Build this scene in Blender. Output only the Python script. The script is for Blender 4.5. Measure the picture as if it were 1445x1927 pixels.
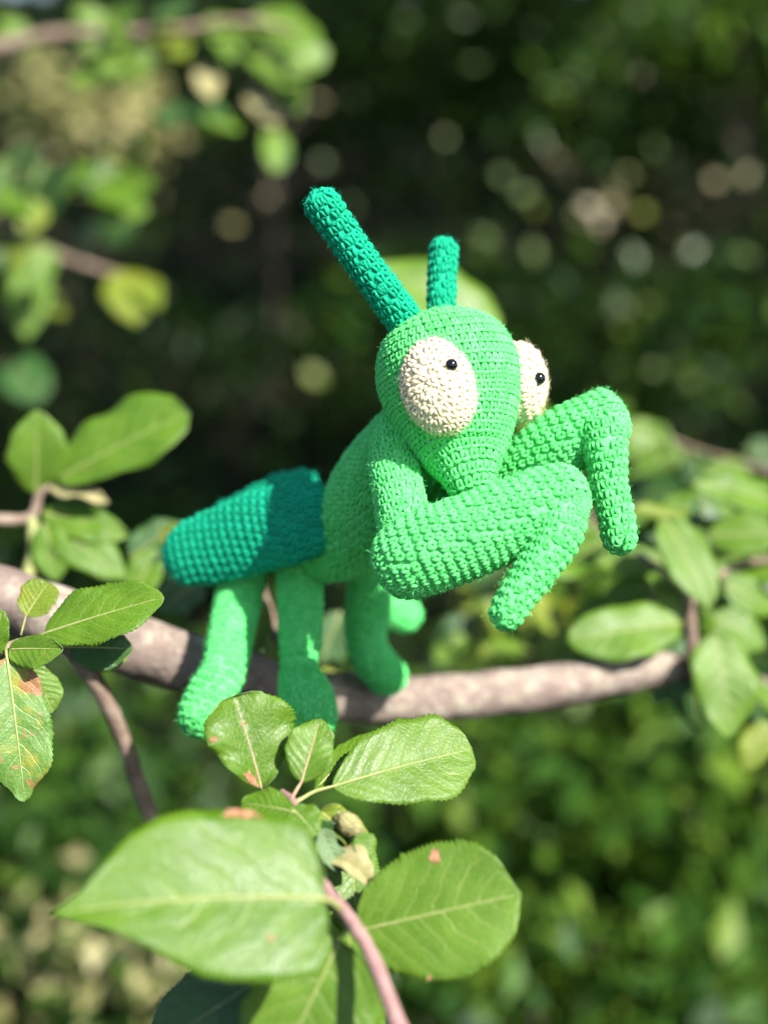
import bpy, math, random
import numpy as np
from mathutils import Vector

random.seed(7)
rng = np.random.default_rng(11)
S = bpy.context.scene
for o in list(bpy.data.objects):
    bpy.data.objects.remove(o)

# ------------------------------------------------------------------ camera, sky, sun, exposure
PITCH = math.radians(14.0)
CAM = np.array([0.0, 0.0, 1.5])
FWD = np.array([0.0, math.cos(PITCH), -math.sin(PITCH)])
RGT = np.array([1.0, 0.0, 0.0])
UPV = np.array([0.0, math.sin(PITCH), math.cos(PITCH)])
TOW = -FWD
cam_d = bpy.data.cameras.new('camera')
cam = bpy.data.objects.new('camera', cam_d)
S.collection.objects.link(cam)
cam.location = CAM
cam.rotation_euler = (math.pi / 2 - PITCH, 0, 0)
cam_d.sensor_fit = 'VERTICAL'
cam_d.sensor_height = 36
cam_d.sensor_width = 36
cam_d.lens = 50
cam_d.clip_start = 0.02
cam_d.clip_end = 500
cam_d.dof.use_dof = True
cam_d.dof.focus_distance = 0.755
cam_d.dof.aperture_fstop = 2.4
S.camera = cam

SUN_AZ = math.radians(47)      # sun to the right of straight behind the camera
SUN_EL = math.radians(46)
SUN = np.array([math.sin(SUN_AZ) * math.cos(SUN_EL), -math.cos(SUN_AZ) * math.cos(SUN_EL), math.sin(SUN_EL)])
W = bpy.data.worlds.new('World')
S.world = W
W.use_nodes = True
nt = W.node_tree
sky = nt.nodes.new('ShaderNodeTexSky')
sky.sky_type = 'NISHITA'
sky.sun_disc = False
sky.sun_elevation = SUN_EL
sky.sun_rotation = math.atan2(SUN[0], SUN[1])
nt.links.new(sky.outputs['Color'], nt.nodes['Background'].inputs['Color'])
nt.nodes['Background'].inputs['Strength'].default_value = 0.09
sl = bpy.data.lights.new('sun', 'SUN')
sl.energy = 5.0
sl.angle = math.radians(0.53)
sl.color = (1.0, 0.955, 0.88)
sun = bpy.data.objects.new('sun', sl)
sun.rotation_euler = Vector(SUN).to_track_quat('Z', 'Y').to_euler()
sun.location = (3, -4, 6)
S.collection.objects.link(sun)
S.view_settings.view_transform = 'Standard'
S.view_settings.look = 'None'
S.view_settings.gamma = 1
S.view_settings.exposure = 1.15
S.view_settings.use_curve_mapping = False
S.cycles.use_denoising = True
S.cycles.max_bounces = 8
S.cycles.diffuse_bounces = 4
S.cycles.glossy_bounces = 2
S.cycles.transmission_bounces = 4
S.cycles.sample_clamp_indirect = 4
S.cycles.caustics_reflective = False
S.cycles.caustics_refractive = False

KPX = 0.72 / 1927.0


def P(px, py, D):
    """the point of the place seen at that spot of the photograph, D metres down the view axis"""
    return CAM + FWD * D + RGT * ((px - 722.5) * KPX * D) - UPV * ((py - 963.5) * KPX * D)


def camdir(r, u, t):
    v = RGT * r + UPV * u + TOW * t
    return v / np.linalg.norm(v)


def nrm(v):
    v = np.asarray(v, float)
    return v / np.maximum(np.linalg.norm(v, axis=-1, keepdims=True), 1e-12)


# ------------------------------------------------------------------ object helpers
ORG = {}


def link(o):
    S.collection.objects.link(o)
    return o


def thing(name, label, cat, loc, group=None):
    o = bpy.data.objects.new(name, None)
    o.location = loc
    o.empty_display_size = 0.05
    o['label'] = label
    o['category'] = cat
    if group:
        o['group'] = group
    link(o)
    ORG[o.name] = np.array(loc, float)
    return o


def mesh_obj(name, verts, faces, mats, parent=None, uv=None, rnd=None, smooth=True, mat_idx=None, kind=None, label=None):
    """verts Nx3 in world space; faces: list of int arrays (k x 3 or k x 4)"""
    org = ORG.get(parent.name, np.zeros(3)) if parent is not None else np.zeros(3)
    verts = np.asarray(verts, float) - org
    me = bpy.data.meshes.new(name)
    faces = [np.asarray(f, np.int32) for f in faces if len(f)]
    nl = sum(f.size for f in faces)
    nf = sum(len(f) for f in faces)
    me.vertices.add(len(verts))
    me.vertices.foreach_set('co', verts.astype(np.float32).ravel())
    me.loops.add(nl)
    li = np.concatenate([f.ravel() for f in faces])
    me.loops.foreach_set('vertex_index', li)
    me.polygons.add(nf)
    tot = np.concatenate([np.full(len(f), f.shape[1], np.int32) for f in faces])
    start = np.concatenate([[0], np.cumsum(tot)[:-1]]).astype(np.int32)
    me.polygons.foreach_set('loop_start', start)
    me.polygons.foreach_set('loop_total', tot)
    if mat_idx is not None:
        me.polygons.foreach_set('material_index', np.asarray(mat_idx, np.int32))
    me.polygons.foreach_set('use_smooth', np.full(nf, smooth))
    if uv is not None:
        l = me.uv_layers.new(name='UVMap')
        l.data.foreach_set('uv', np.asarray(uv, np.float32)[li].ravel())
    if rnd is not None:
        a = me.attributes.new('rnd', 'FLOAT', 'POINT')
        a.data.foreach_set('value', np.asarray(rnd, np.float32))
    for m in (mats if isinstance(mats, (list, tuple)) else [mats]):
        me.materials.append(m)
    me.update()
    me.validate()
    o = bpy.data.objects.new(name, me)
    link(o)
    if parent is not None:
        o.parent = parent
        ORG[o.name] = org
    if kind:
        o['kind'] = kind
    if label:
        o['label'] = label
    return o


class MB:
    """collects pieces of ONE mesh"""
    def __init__(self):
        self.v, self.q, self.t, self.uv, self.r, self.n = [], [], [], [], [], 0

    def add(self, v, quads=None, tris=None, uv=None, rnd=None):
        v = np.asarray(v, float)
        self.v.append(v)
        if quads is not None and len(quads):
            self.q.append(np.asarray(quads) + self.n)
        if tris is not None and len(tris):
            self.t.append(np.asarray(tris) + self.n)
        self.uv.append(np.zeros((len(v), 2)) if uv is None else uv)
        self.r.append(np.full(len(v), 0.5) if rnd is None else rnd)
        self.n += len(v)

    def build(self, name, mats, parent=None, **kw):
        f = []
        if self.q:
            f.append(np.concatenate(self.q))
        if self.t:
            f.append(np.concatenate(self.t))
        return mesh_obj(name, np.concatenate(self.v), f, mats, parent, uv=np.concatenate(self.uv), rnd=np.concatenate(self.r), **kw)


def catmull(pts, n):
    pts = np.asarray(pts, float)
    m = len(pts)
    ext = np.vstack([2 * pts[0] - pts[1], pts, 2 * pts[-1] - pts[-2]])
    t = np.linspace(0, m - 1, n)
    i = np.minimum(t.astype(int), m - 2)
    f = (t - i)[:, None]
    a, b, c, d = ext[i], ext[i + 1], ext[i + 2], ext[i + 3]
    return 0.5 * (2 * b + (c - a) * f + (2 * a - 5 * b + 4 * c - d) * f ** 2 + (3 * b - a - 3 * c + d) * f ** 3)


def frames(c, hint):
    T = nrm(np.gradient(c, axis=0))
    A = np.zeros_like(c)
    h = np.asarray(hint, float)
    h = nrm(h - T[0] * (h @ T[0]))
    A[0] = h
    for i in range(1, len(c)):
        h = h - T[i] * (h @ T[i])
        h = nrm(h)
        A[i] = h
    return T, A, np.cross(T, A)


# ------------------------------------------------------------------ node helpers and materials
class NB:
    def __init__(self, name):
        self.m = bpy.data.materials.new(name)
        self.m.use_nodes = True
        self.t = self.m.node_tree
        self.t.nodes.clear()
        self.out = self.t.nodes.new('ShaderNodeOutputMaterial')

    def n(self, typ, props=None, **inp):
        nd = self.t.nodes.new('ShaderNode' + typ)
        for k, v in (props or {}).items():
            setattr(nd, k, v)
        for k, v in inp.items():
            key = int(k[1:]) if k[0] == 'i' and k[1:].isdigit() else k.replace('_', ' ')
            self.set(nd, key, v)
        return nd

    def set(self, nd, key, v):
        s = nd.inputs[key]
        if isinstance(v, bpy.types.NodeSocket):
            self.t.links.new(v, s)
        else:
            s.default_value = v

    def math(self, op, a, b=0.0, c=0.0, clamp=False):
        nd = self.n('Math', {'operation': op, 'use_clamp': clamp}, i0=a, i1=b, i2=c)
        return nd.outputs[0]

    def mix(self, f, a, b, blend='MIX'):
        nd = self.n('Mix', {'data_type': 'RGBA', 'blend_type': blend})
        self.set(nd, 0, f)
        self.set(nd, 6, a)
        self.set(nd, 7, b)
        return nd.outputs[2]

    def ramp(self, f, stops):
        nd = self.n('ValToRGB', i0=f)
        cr = nd.color_ramp
        while len(cr.elements) < len(stops):
            cr.elements.new(0.5)
        for e, (p, c) in zip(cr.elements, stops):
            e.position = p
            e.color = (*c, 1) if len(c) == 3 else c
        return nd.outputs[0]

    def ss(self, v, lo, hi):
        nd = self.n('MapRange', {'interpolation_type': 'SMOOTHSTEP'}, i0=v, i1=lo, i2=hi, i3=0.0, i4=1.0)
        return nd.outputs[0]

    def noise(self, vec, scale, detail=3.0, rough=0.55):
        nd = self.n('TexNoise', Scale=scale, Detail=detail, Roughness=rough)
        if vec is not None:
            self.set(nd, 'Vector', vec)
        return nd.outputs[0]


def rgba(c):
    return (c[0], c[1], c[2], 1.0)


def yarn_mat(name, col, col2):
    b = NB(name)
    uv = b.n('UVMap').outputs[0]
    sp = b.n('SeparateXYZ', i0=uv)
    u, v = sp.outputs[0], sp.outputs[1]
    rnd = b.n('Attribute', {'attribute_name': 'rnd'}).outputs['Fac']
    tc = b.n('TexCoord').outputs['Object']
    tw = b.math('ADD', b.math('MULTIPLY', v, 3.0), b.math('MULTIPLY', u, 1.6))
    ply = b.math('SINE', b.math('MULTIPLY', tw, 6.2832))
    fv = b.n('CombineXYZ', i0=b.math('MULTIPLY', u, 3.0), i1=b.math('MULTIPLY', tw, 9.0), i2=b.math('MULTIPLY', rnd, 40.0)).outputs[0]
    fib = b.noise(fv, 2.0, 4.0, 0.7)
    grain = b.noise(tc, 900.0, 3.0, 0.7)
    h = b.math('ADD', b.math('MULTIPLY', ply, 0.35), b.math('ADD', b.math('MULTIPLY', fib, 1.6), b.math('MULTIPLY', grain, 0.6)))
    bump = b.n('Bump', Strength=0.45, Distance=0.0006, Height=h).outputs[0]
    f = b.math('ADD', b.math('MULTIPLY', b.math('SUBTRACT', rnd, 0.5), 0.6), b.ss(fib, 0.3, 0.7), clamp=True)
    c = b.mix(f, rgba(col), rgba(col2))
    pr = b.n('BsdfPrincipled', Base_Color=c, Roughness=0.6, Normal=bump)
    b.set(pr, 'Specular IOR Level', 0.18)
    b.set(pr, 'Sheen Weight', 0.06)
    b.set(pr, 'Sheen Roughness', 0.45)
    b.set(pr, 'Sheen Tint', rgba(tuple(min(1, x * 0.6 + 0.4) for x in col)))
    b.t.links.new(pr.outputs[0], b.out.inputs[0])
    return b.m


def leaf_mat(name, dark, light, vein, rough=0.36, spot=0.0, spot_col=(0.28, 0.10, 0.05), yellow=0.0, trans=0.32, spec=0.5, nv=7.0, bump=0.5, sscale=55.0):
    b = NB(name)
    uv = b.n('UVMap').outputs[0]
    sp = b.n('SeparateXYZ', i0=uv)
    u = sp.outputs[0]
    v = b.math('SUBTRACT', b.math('MULTIPLY', sp.outputs[1], 2.0), 1.0)
    tc = b.n('TexCoord').outputs['Object']
    av = b.math('ABSOLUTE', v)
    sg = b.math('MULTIPLY', b.math('SIGN', v), 0.25)
    warp = b.math('MULTIPLY', b.math('SUBTRACT', b.noise(tc, 60.0, 2.0), 0.5), 0.9)
    ph = b.math('ADD', b.math('ADD', b.math('MULTIPLY', u, nv), b.math('MULTIPLY', b.math('POWER', av, 1.35), -2.1)), b.math('ADD', sg, warp))
    d = b.math('ABSOLUTE', b.math('SUBTRACT', b.math('FRACT', ph), 0.5))
    side = b.math('MULTIPLY', b.math('SUBTRACT', 1.0, b.ss(d, 0.0, 0.075)), b.math('SUBTRACT', 1.0, b.ss(av, 0.55, 1.0)))
    mid = b.math('SUBTRACT', 1.0, b.ss(av, 0.0, 0.035))
    vor = b.n('TexVoronoi', {'feature': 'DISTANCE_TO_EDGE'}, Vector=tc, Scale=420.0)
    ret = b.math('SUBTRACT', 1.0, b.ss(vor.outputs['Distance'], 0.0, 0.14))
    mott = b.noise(tc, 45.0, 5.0, 0.6)
    fine = b.noise(tc, 600.0, 3.0, 0.6)
    c = b.mix(b.ss(mott, 0.3, 0.72), rgba(dark), rgba(light))
    c = b.mix(b.math('MULTIPLY', fine, 0.25), c, rgba(light))
    if yellow > 0:
        ym = b.math('MULTIPLY', b.ss(b.noise(tc, 38.0, 5.0, 0.65), 0.5, 0.62), yellow)
        c = b.mix(ym, c, (0.36, 0.33, 0.03, 1))
    c = b.mix(b.math('MULTIPLY', ret, 0.22), c, rgba(vein))
    c = b.mix(b.math('MULTIPLY', b.math('MAXIMUM', b.math('MULTIPLY', side, 0.5), b.math('MULTIPLY', mid, 0.75)), 0.9), c, rgba(vein))
    if spot > 0:
        n1 = b.noise(tc, sscale, 4.0, 0.7)
        sm = b.ss(n1, 0.72 - 0.16 * spot, 0.76 - 0.16 * spot)
        c = b.mix(b.math('MULTIPLY', sm, 0.85), c, b.mix(fine, rgba(spot_col), (0.42, 0.2, 0.1, 1)))
    h = b.math('ADD', b.math('MULTIPLY', side, -0.7), b.math('ADD', b.math('MULTIPLY', ret, -0.22), b.math('MULTIPLY', fine, 0.25)))
    h = b.math('ADD', h, b.math('MULTIPLY', b.math('MULTIPLY', d, d), 2.0))
    bp = b.n('Bump', Strength=bump, Distance=0.0009, Height=h).outputs[0]
    rg = b.math('ADD', b.math('MULTIPLY', mott, 0.14), rough - 0.07)
    pr = b.n('BsdfPrincipled', Base_Color=c, Roughness=rg, Normal=bp)
    b.set(pr, 'Specular IOR Level', spec)
    tcol = b.mix(0.5, c, (0.22, 0.40, 0.02, 1))
    tr = b.n('BsdfTranslucent', Color=tcol)
    mx = b.n('MixShader', i0=trans, i1=pr.outputs[0], i2=tr.outputs[0])
    b.t.links.new(mx.outputs[0], b.out.inputs[0])
    return b.m


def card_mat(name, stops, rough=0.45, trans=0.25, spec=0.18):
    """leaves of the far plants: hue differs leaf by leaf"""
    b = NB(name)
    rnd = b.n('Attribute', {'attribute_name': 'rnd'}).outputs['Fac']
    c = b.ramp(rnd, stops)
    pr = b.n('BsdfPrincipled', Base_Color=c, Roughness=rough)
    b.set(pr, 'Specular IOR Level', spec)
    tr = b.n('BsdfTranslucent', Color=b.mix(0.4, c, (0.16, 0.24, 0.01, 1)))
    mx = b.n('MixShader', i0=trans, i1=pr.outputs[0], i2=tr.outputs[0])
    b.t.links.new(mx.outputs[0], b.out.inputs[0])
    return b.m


def bark_mat(name, c1, c2, lichen=0.5, red=0.3, scale=1.0, lichen_col=(0.50, 0.47, 0.33)):
    b = NB(name)
    tc = b.n('TexCoord').outputs['Object']
    n1 = b.noise(tc, 28.0 * scale, 6.0, 0.65)
    n2 = b.noise(tc, 160.0 * scale, 5.0, 0.7)
    n3 = b.noise(tc, 60.0 * scale, 4.0, 0.6)
    c = b.mix(b.ss(n1, 0.35, 0.65), rgba(c1), rgba(c2))
    c = b.mix(b.math('MULTIPLY', b.ss(n3, 0.52, 0.7), red), c, (0.36, 0.19, 0.16, 1))
    lm = b.math('MULTIPLY', b.ss(b.math('ADD', b.math('MULTIPLY', n1, 0.5), b.math('MULTIPLY', n2, 0.5)), 0.5, 0.6), lichen)
    c = b.mix(lm, c, rgba(lichen_col))
    dk = b.ss(n2, 0.3, 0.42)
    c = b.mix(b.math('MULTIPLY', b.math('SUBTRACT', 1.0, dk), 0.5), c, (0.06, 0.045, 0.035, 1))
    mus = b.n('TexVoronoi', Vector=tc, Scale=110.0 * scale)
    len_ = b.math('SUBTRACT', 1.0, b.ss(mus.outputs['Distance'], 0.1, 0.24))
    c = b.mix(b.math('MULTIPLY', len_, 0.35), c, (0.55, 0.47, 0.40, 1))
    h = b.math('ADD', b.math('ADD', b.math('MULTIPLY', n2, 0.9), n3), b.math('MULTIPLY', len_, 0.4))
    bp = b.n('Bump', Strength=0.7, Distance=0.003, Height=h).outputs[0]
    pr = b.n('BsdfPrincipled', Base_Color=c, Roughness=0.8, Normal=bp)
    b.set(pr, 'Specular IOR Level', 0.25)
    b.t.links.new(pr.outputs[0], b.out.inputs[0])
    return b.m


def plain_mat(name, c1, c2, rough=0.7, scale=80.0, spec=0.3, bump=0.3, dist=0.001):
    b = NB(name)
    tc = b.n('TexCoord').outputs['Object']
    n1 = b.noise(tc, scale, 5.0, 0.6)
    c = b.mix(b.ss(n1, 0.3, 0.7), rgba(c1), rgba(c2))
    bp = b.n('Bump', Strength=bump, Distance=dist, Height=n1).outputs[0]
    pr = b.n('BsdfPrincipled', Base_Color=c, Roughness=rough, Normal=bp)
    b.set(pr, 'Specular IOR Level', spec)
    b.t.links.new(pr.outputs[0], b.out.inputs[0])
    return b.m


M = {}
M['yarn'] = yarn_mat('bright_green_yarn', (0.055, 0.60, 0.105), (0.19, 0.82, 0.27))
M['teal'] = yarn_mat('teal_yarn', (0.0, 0.30, 0.15), (0.004, 0.46, 0.26))
M['cream'] = yarn_mat('cream_yarn', (0.82, 0.69, 0.43), (0.92, 0.82, 0.59))
M['leaf'] = leaf_mat('apple_leaf', (0.060, 0.155, 0.005), (0.11, 0.235, 0.009), (0.27, 0.35, 0.08), spec=0.36, rough=0.40, bump=0.4)
M['leaf_pale'] = leaf_mat('pale_apple_leaf', (0.072, 0.17, 0.010), (0.125, 0.245, 0.020), (0.30, 0.37, 0.10), spec=0.36, rough=0.40, bump=0.35)
M['leaf_big'] = leaf_mat('large_apple_leaf', (0.050, 0.135, 0.002), (0.082, 0.18, 0.004), (0.22, 0.30, 0.06), rough=0.36, nv=5.0, bump=0.35, trans=0.25, spec=0.3)
M['leaf_sick'] = leaf_mat('blotched_apple_leaf', (0.075, 0.19, 0.022), (0.13, 0.28, 0.045), (0.34, 0.42, 0.14), spot=1.0, spot_col=(0.33, 0.09, 0.03), yellow=0.9, sscale=32.0, rough=0.46, bump=0.4)
M['leaf_worn'] = leaf_mat('worn_apple_leaf', (0.060, 0.155, 0.007), (0.11, 0.23, 0.013), (0.28, 0.35, 0.09), spot=0.35, spec=0.36, rough=0.40, bump=0.38)
M['leaf_yellow'] = leaf_mat('yellowing_apple_leaf', (0.12, 0.20, 0.01), (0.20, 0.27, 0.02), (0.32, 0.36, 0.1), yellow=0.35, spec=0.3)
M['leaf_dark'] = leaf_mat('dark_apple_leaf', (0.03, 0.09, 0.02), (0.05, 0.14, 0.03), (0.12, 0.2, 0.07))
M['under'] = leaf_mat('leaf_underside', (0.14, 0.24, 0.10), (0.20, 0.30, 0.15), (0.36, 0.42, 0.24), rough=0.7, spec=0.2)
M['dry'] = plain_mat('dry_curled_leaf', (0.22, 0.21, 0.08), (0.38, 0.33, 0.17), 0.8, 120.0)
M['stalk'] = plain_mat('leaf_stalk_skin', (0.24, 0.29, 0.08), (0.34, 0.34, 0.14), 0.6, 200.0)
M['stalk_red'] = plain_mat('reddish_leaf_stalk', (0.34, 0.22, 0.14), (0.42, 0.32, 0.18), 0.6, 200.0)
M['twig_pink'] = bark_mat('young_pink_bark', (0.36, 0.20, 0.19), (0.46, 0.27, 0.25), lichen=0.12, red=0.5, scale=3.0)
M['twig_brown'] = bark_mat('brown_twig_bark', (0.20, 0.14, 0.10), (0.30, 0.22, 0.17), lichen=0.2, red=0.2, scale=2.0)
M['bark'] = bark_mat('apple_bark', (0.17, 0.13, 0.108), (0.29, 0.225, 0.19), lichen=0.5, red=0.2, lichen_col=(0.44, 0.43, 0.31))
M['bark_dark'] = bark_mat('dark_trunk_bark', (0.035, 0.03, 0.022), (0.07, 0.055, 0.042), lichen=0.15, red=0.05, scale=0.2, lichen_col=(0.12, 0.13, 0.08))
M['scar'] = plain_mat('brown_dead_leaf_tissue', (0.20, 0.08, 0.035), (0.40, 0.21, 0.12), 0.8, 300.0)
M['bud'] = plain_mat('woolly_bud', (0.30, 0.29, 0.10), (0.46, 0.41, 0.22), 0.95, 700.0, 0.1, 1.0, 0.002)
b_ = NB('black_bead')
pr_ = b_.n('BsdfPrincipled', Base_Color=(0.006, 0.007, 0.01, 1), Roughness=0.12)
b_.t.links.new(pr_.outputs[0], b_.out.inputs[0])
M['bead'] = b_.m

# ------------------------------------------------------------------ crochet: every stitch is three short lengths of yarn
def lobe(pts, rad, sides=6):
    """template of one bent length of yarn (local x across, y along, z out, in stitch units)"""
    c = catmull(pts, 5)
    T, A, B = frames(c, (0.1, 0.2, 1.0))
    prof = np.array([0.45, 0.95, 1.08, 0.95, 0.45]) * rad
    th = np.arange(sides) / sides * 2 * math.pi
    v = c[:, None, :] + prof[:, None, None] * (np.cos(th)[None, :, None] * A[:, None, :] + np.sin(th)[None, :, None] * B[:, None, :])
    n = len(c)
    q = []
    for i in range(n - 1):
        for j in range(sides):
            k = (j + 1) % sides
            q.append((i * sides + j, i * sides + k, (i + 1) * sides + k, (i + 1) * sides + j))
    uv = np.stack(np.broadcast_arrays(np.linspace(0, 1, n)[:, None], (np.arange(sides) / sides)[None, :]), -1).reshape(-1, 2)
    return v.reshape(-1, 3), np.array(q), uv


LOBES = [
    lobe([(-0.60, 0.36, -0.14), (0.0, 0.47, 0.10), (0.60, 0.40, -0.14)], 0.21, 6),
    lobe([(-0.04, -0.56, -0.10), (-0.22, -0.10, 0.24), (-0.42, 0.40, 0.04)], 0.235, 7),
    lobe([(0.08, -0.54, -0.08), (0.26, -0.08, 0.30), (0.40, 0.42, 0.06)], 0.235, 7),
]


def crochet(mb, spec, hint, w=0.0047, h=0.0051, cap0=1.0, cap1=1.0, ratio=1.0, fuzz=6, in_world=False, relief=0.8, ridge=0.0, jit=0.7):
    """spec: (px,py,D,r_px) or (point,radius) per control point; rounded ends of length cap*radius; ratio: second half-axis / first"""
    if in_world:
        ctl = np.array([np.append(p, r) for p, r in spec])
    else:
        ctl = np.array([np.append(P(a, b, d), r * KPX * d) for a, b, d, r in spec])
    M_ = 160
    cc = catmull(ctl, M_)
    c, R = cc[:, :3], np.maximum(cc[:, 3] - 0.0009, 0.001)
    seg = np.linalg.norm(np.diff(c, axis=0), axis=1)
    s = np.concatenate([[0], np.cumsum(seg)])
    # resample evenly, with denser ends
    x = np.linspace(0, 1, M_)
    x = 0.5 - 0.5 * np.cos(math.pi * x)
    sn = x * s[-1]
    c = np.stack([np.interp(sn, s, c[:, k]) for k in range(3)], 1)
    R = np.interp(sn, s, R)
    s = sn
    L = s[-1]
    if cap0:
        cl = min(cap0 * R[0], L * 0.5)
        f = np.clip(s / cl, 0, 1)
        R = R * np.sqrt(np.clip(1 - (1 - f) ** 2, 0.0004, 1))
    if cap1:
        cl = min(cap1 * R[int(M_ * 0.9)], L * 0.5)
        f = np.clip((L - s) / cl, 0, 1)
        R = R * np.sqrt(np.clip(1 - (1 - f) ** 2, 0.0004, 1))
    T, A, B = frames(c, hint)
    ra, rb = R, R * ratio
    prof = np.concatenate([[0], np.cumsum(np.sqrt(np.diff(s) ** 2 + np.diff(0.5 * (ra + rb)) ** 2))])
    # the fabric under the yarn
    ns = 36
    idx = np.linspace(0, M_ - 1, 60).astype(int)
    th = np.arange(ns) / ns * 2 * math.pi
    inset = 0.0001
    a0, b0 = np.maximum(ra[idx] - inset, 2e-4), np.maximum(rb[idx] - inset, 2e-4)
    bv = c[idx][:, None] + a0[:, None, None] * np.cos(th)[None, :, None] * A[idx][:, None] + b0[:, None, None] * np.sin(th)[None, :, None] * B[idx][:, None]
    ii, jj = np.meshgrid(np.arange(len(idx) - 1), np.arange(ns), indexing='ij')
    kk = (jj + 1) % ns
    q = np.stack([ii * ns + jj, ii * ns + kk, (ii + 1) * ns + kk, (ii + 1) * ns + jj], -1).reshape(-1, 4)
    mb.add(bv.reshape(-1, 3), q, uv=np.full((len(idx) * ns, 2), 0.3), rnd=np.full(len(idx) * ns, 0.75))
    # stitches row by row
    rows = max(3, int(round(prof[-1] / h)))
    hh = prof[-1] / rows
    off = rng.random()
    ss_, tt_ = [], []
    nn_ = []
    for j in range(rows):
        pj = (j + 0.5) * hh
        sj = np.interp(pj, prof, s)
        aj, bj = np.interp(sj, s, ra), np.interp(sj, s, rb)
        per = math.pi * (3 * (aj + bj) - math.sqrt((3 * aj + bj) * (aj + 3 * bj)))
        n = max(4, int(round(per / w)))
        # even spacing along the ellipse
        tt = np.linspace(0, 2 * math.pi, 241)
        el = np.concatenate([[0], np.cumsum(np.sqrt((aj * np.diff(np.cos(tt))) ** 2 + (bj * np.diff(np.sin(tt))) ** 2))])
        tgt = ((np.arange(n) + off) / n % 1.0) * el[-1]
        th_ = np.interp(tgt, el, tt)
        sjj = np.interp(pj + (tgt / el[-1] - 0.5) * hh, prof, s)
        ss_.append(np.full(n, sjj) if np.isscalar(sjj) else sjj)
        tt_.append(th_)
        nn_.append(np.full(n, per / n))
        off += 0.32 + 0.1 * rng.random()
    ss_, tt_, nn_ = np.concatenate(ss_), np.concatenate(tt_), np.concatenate(nn_)
    N = len(ss_)

    def surf(sv, tv):
        cx = np.stack([np.interp(sv, s, c[:, k]) for k in range(3)], 1)
        Ax = np.stack([np.interp(sv, s, A[:, k]) for k in range(3)], 1)
        Bx = np.stack([np.interp(sv, s, B[:, k]) for k in range(3)], 1)
        return cx + (np.interp(sv, s, ra) * np.cos(tv))[:, None] * Ax + (np.interp(sv, s, rb) * np.sin(tv))[:, None] * Bx, Ax, Bx
    o, Ax, Bx = surf(ss_, tt_)
    e = 0.0008
    o2, _, _ = surf(ss_, tt_ + 0.05)
    o1, _, _ = surf(ss_, tt_ - 0.05)
    U = nrm(o2 - o1)
    p2, _, _ = surf(np.clip(ss_ + e, 0, L), tt_)
    p1, _, _ = surf(np.clip(ss_ - e, 0, L), tt_)
    V = p2 - p1
    V = nrm(V - U * np.sum(U * V, 1, keepdims=True))
    Nn = np.cross(U, V)
    cen = np.stack([np.interp(ss_, s, c[:, k]) for k in range(3)], 1)
    flip = np.sign(np.sum(Nn * (o - cen), 1))
    flip[flip == 0] = 1
    Nn = Nn * flip[:, None]
    rloc = np.maximum(np.interp(ss_, s, np.minimum(ra, rb)), 0.003)
    ang = rng.normal(0, 0.2 * jit, N)
    sc = 1 + rng.normal(0, 0.09 * jit, N)
    jx, jy = rng.normal(0, 0.08 * jit, N), rng.normal(0, 0.09 * jit, N)
    sr = np.clip(rng.normal(0.5, 0.22, N), 0, 1)
    for li_, (tv, tq, tuv) in enumerate(LOBES):
        x = tv[None, :, 0] * sc[:, None] + jx[:, None]
        y = tv[None, :, 1] * sc[:, None] + jy[:, None]
        z = tv[None, :, 2] * sc[:, None] * relief + (ridge if li_ == 0 else 0.0)
        x, y = x * np.cos(ang)[:, None] - y * np.sin(ang)[:, None], x * np.sin(ang)[:, None] + y * np.cos(ang)[:, None]
        X, Y, Z = x * nn_[:, None], y * hh, z * 0.5 * (w + h)
        Z = Z - np.minimum(X ** 2 / (2 * rloc[:, None]), 0.0015)
        vv = o[:, None] + X[..., None] * U[:, None] + Y[..., None] * V[:, None] + Z[..., None] * Nn[:, None]
        nv = tv.shape[0]
        qq = (tq[None] + (np.arange(N) * nv)[:, None, None]).reshape(-1, 4)
        mb.add(vv.reshape(-1, 3), qq, uv=np.tile(tuv, (N, 1)), rnd=np.repeat(np.clip(sr + rng.normal(0, 0.08, N), 0, 1), nv))
    # loose fibres standing off the yarn
    if fuzz:
        k = rng.integers(0, N, N * fuzz)
        n = len(k)
        st = o[k] + U[k] * rng.normal(0, 0.002, (n, 1)) + V[k] * rng.normal(0, 0.002, (n, 1)) + Nn[k] * 0.0013
        d = nrm(Nn[k] * rng.uniform(0.15, 0.8, (n, 1)) + U[k] * rng.normal(0, 0.8, (n, 1)) + V[k] * rng.normal(0, 0.8, (n, 1)))
        d2 = nrm(d + rng.normal(0, 0.6, (n, 3)))
        ln = rng.uniform(0.0012, 0.0042, (n, 1))
        sd = nrm(np.cross(d, rng.normal(0, 1, (n, 3)))) * 0.00006
        m1 = st + d * ln * 0.55
        m2 = m1 + d2 * ln * 0.45
        vv = np.stack([st - sd, st + sd, m1 - sd, m1 + sd, m2], 1).reshape(-1, 3)
        base = (np.arange(n) * 5)[:, None]
        mb.add(vv, base + np.array([[0, 1, 3, 2]]), base + np.array([[2, 3, 4]]), uv=np.full((n * 5, 2), 0.5), rnd=np.full(n * 5, 0.9))


def plush(name, parts, mat, parent, label=None):
    mb = MB()
    for kw in parts:
        kw = dict(kw)
        sp_, hi_ = kw.pop('spec'), kw.pop('hint')
        crochet(mb, sp_, hi_, **kw)
    return mb.build(name, mat, parent, label=label)


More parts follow.
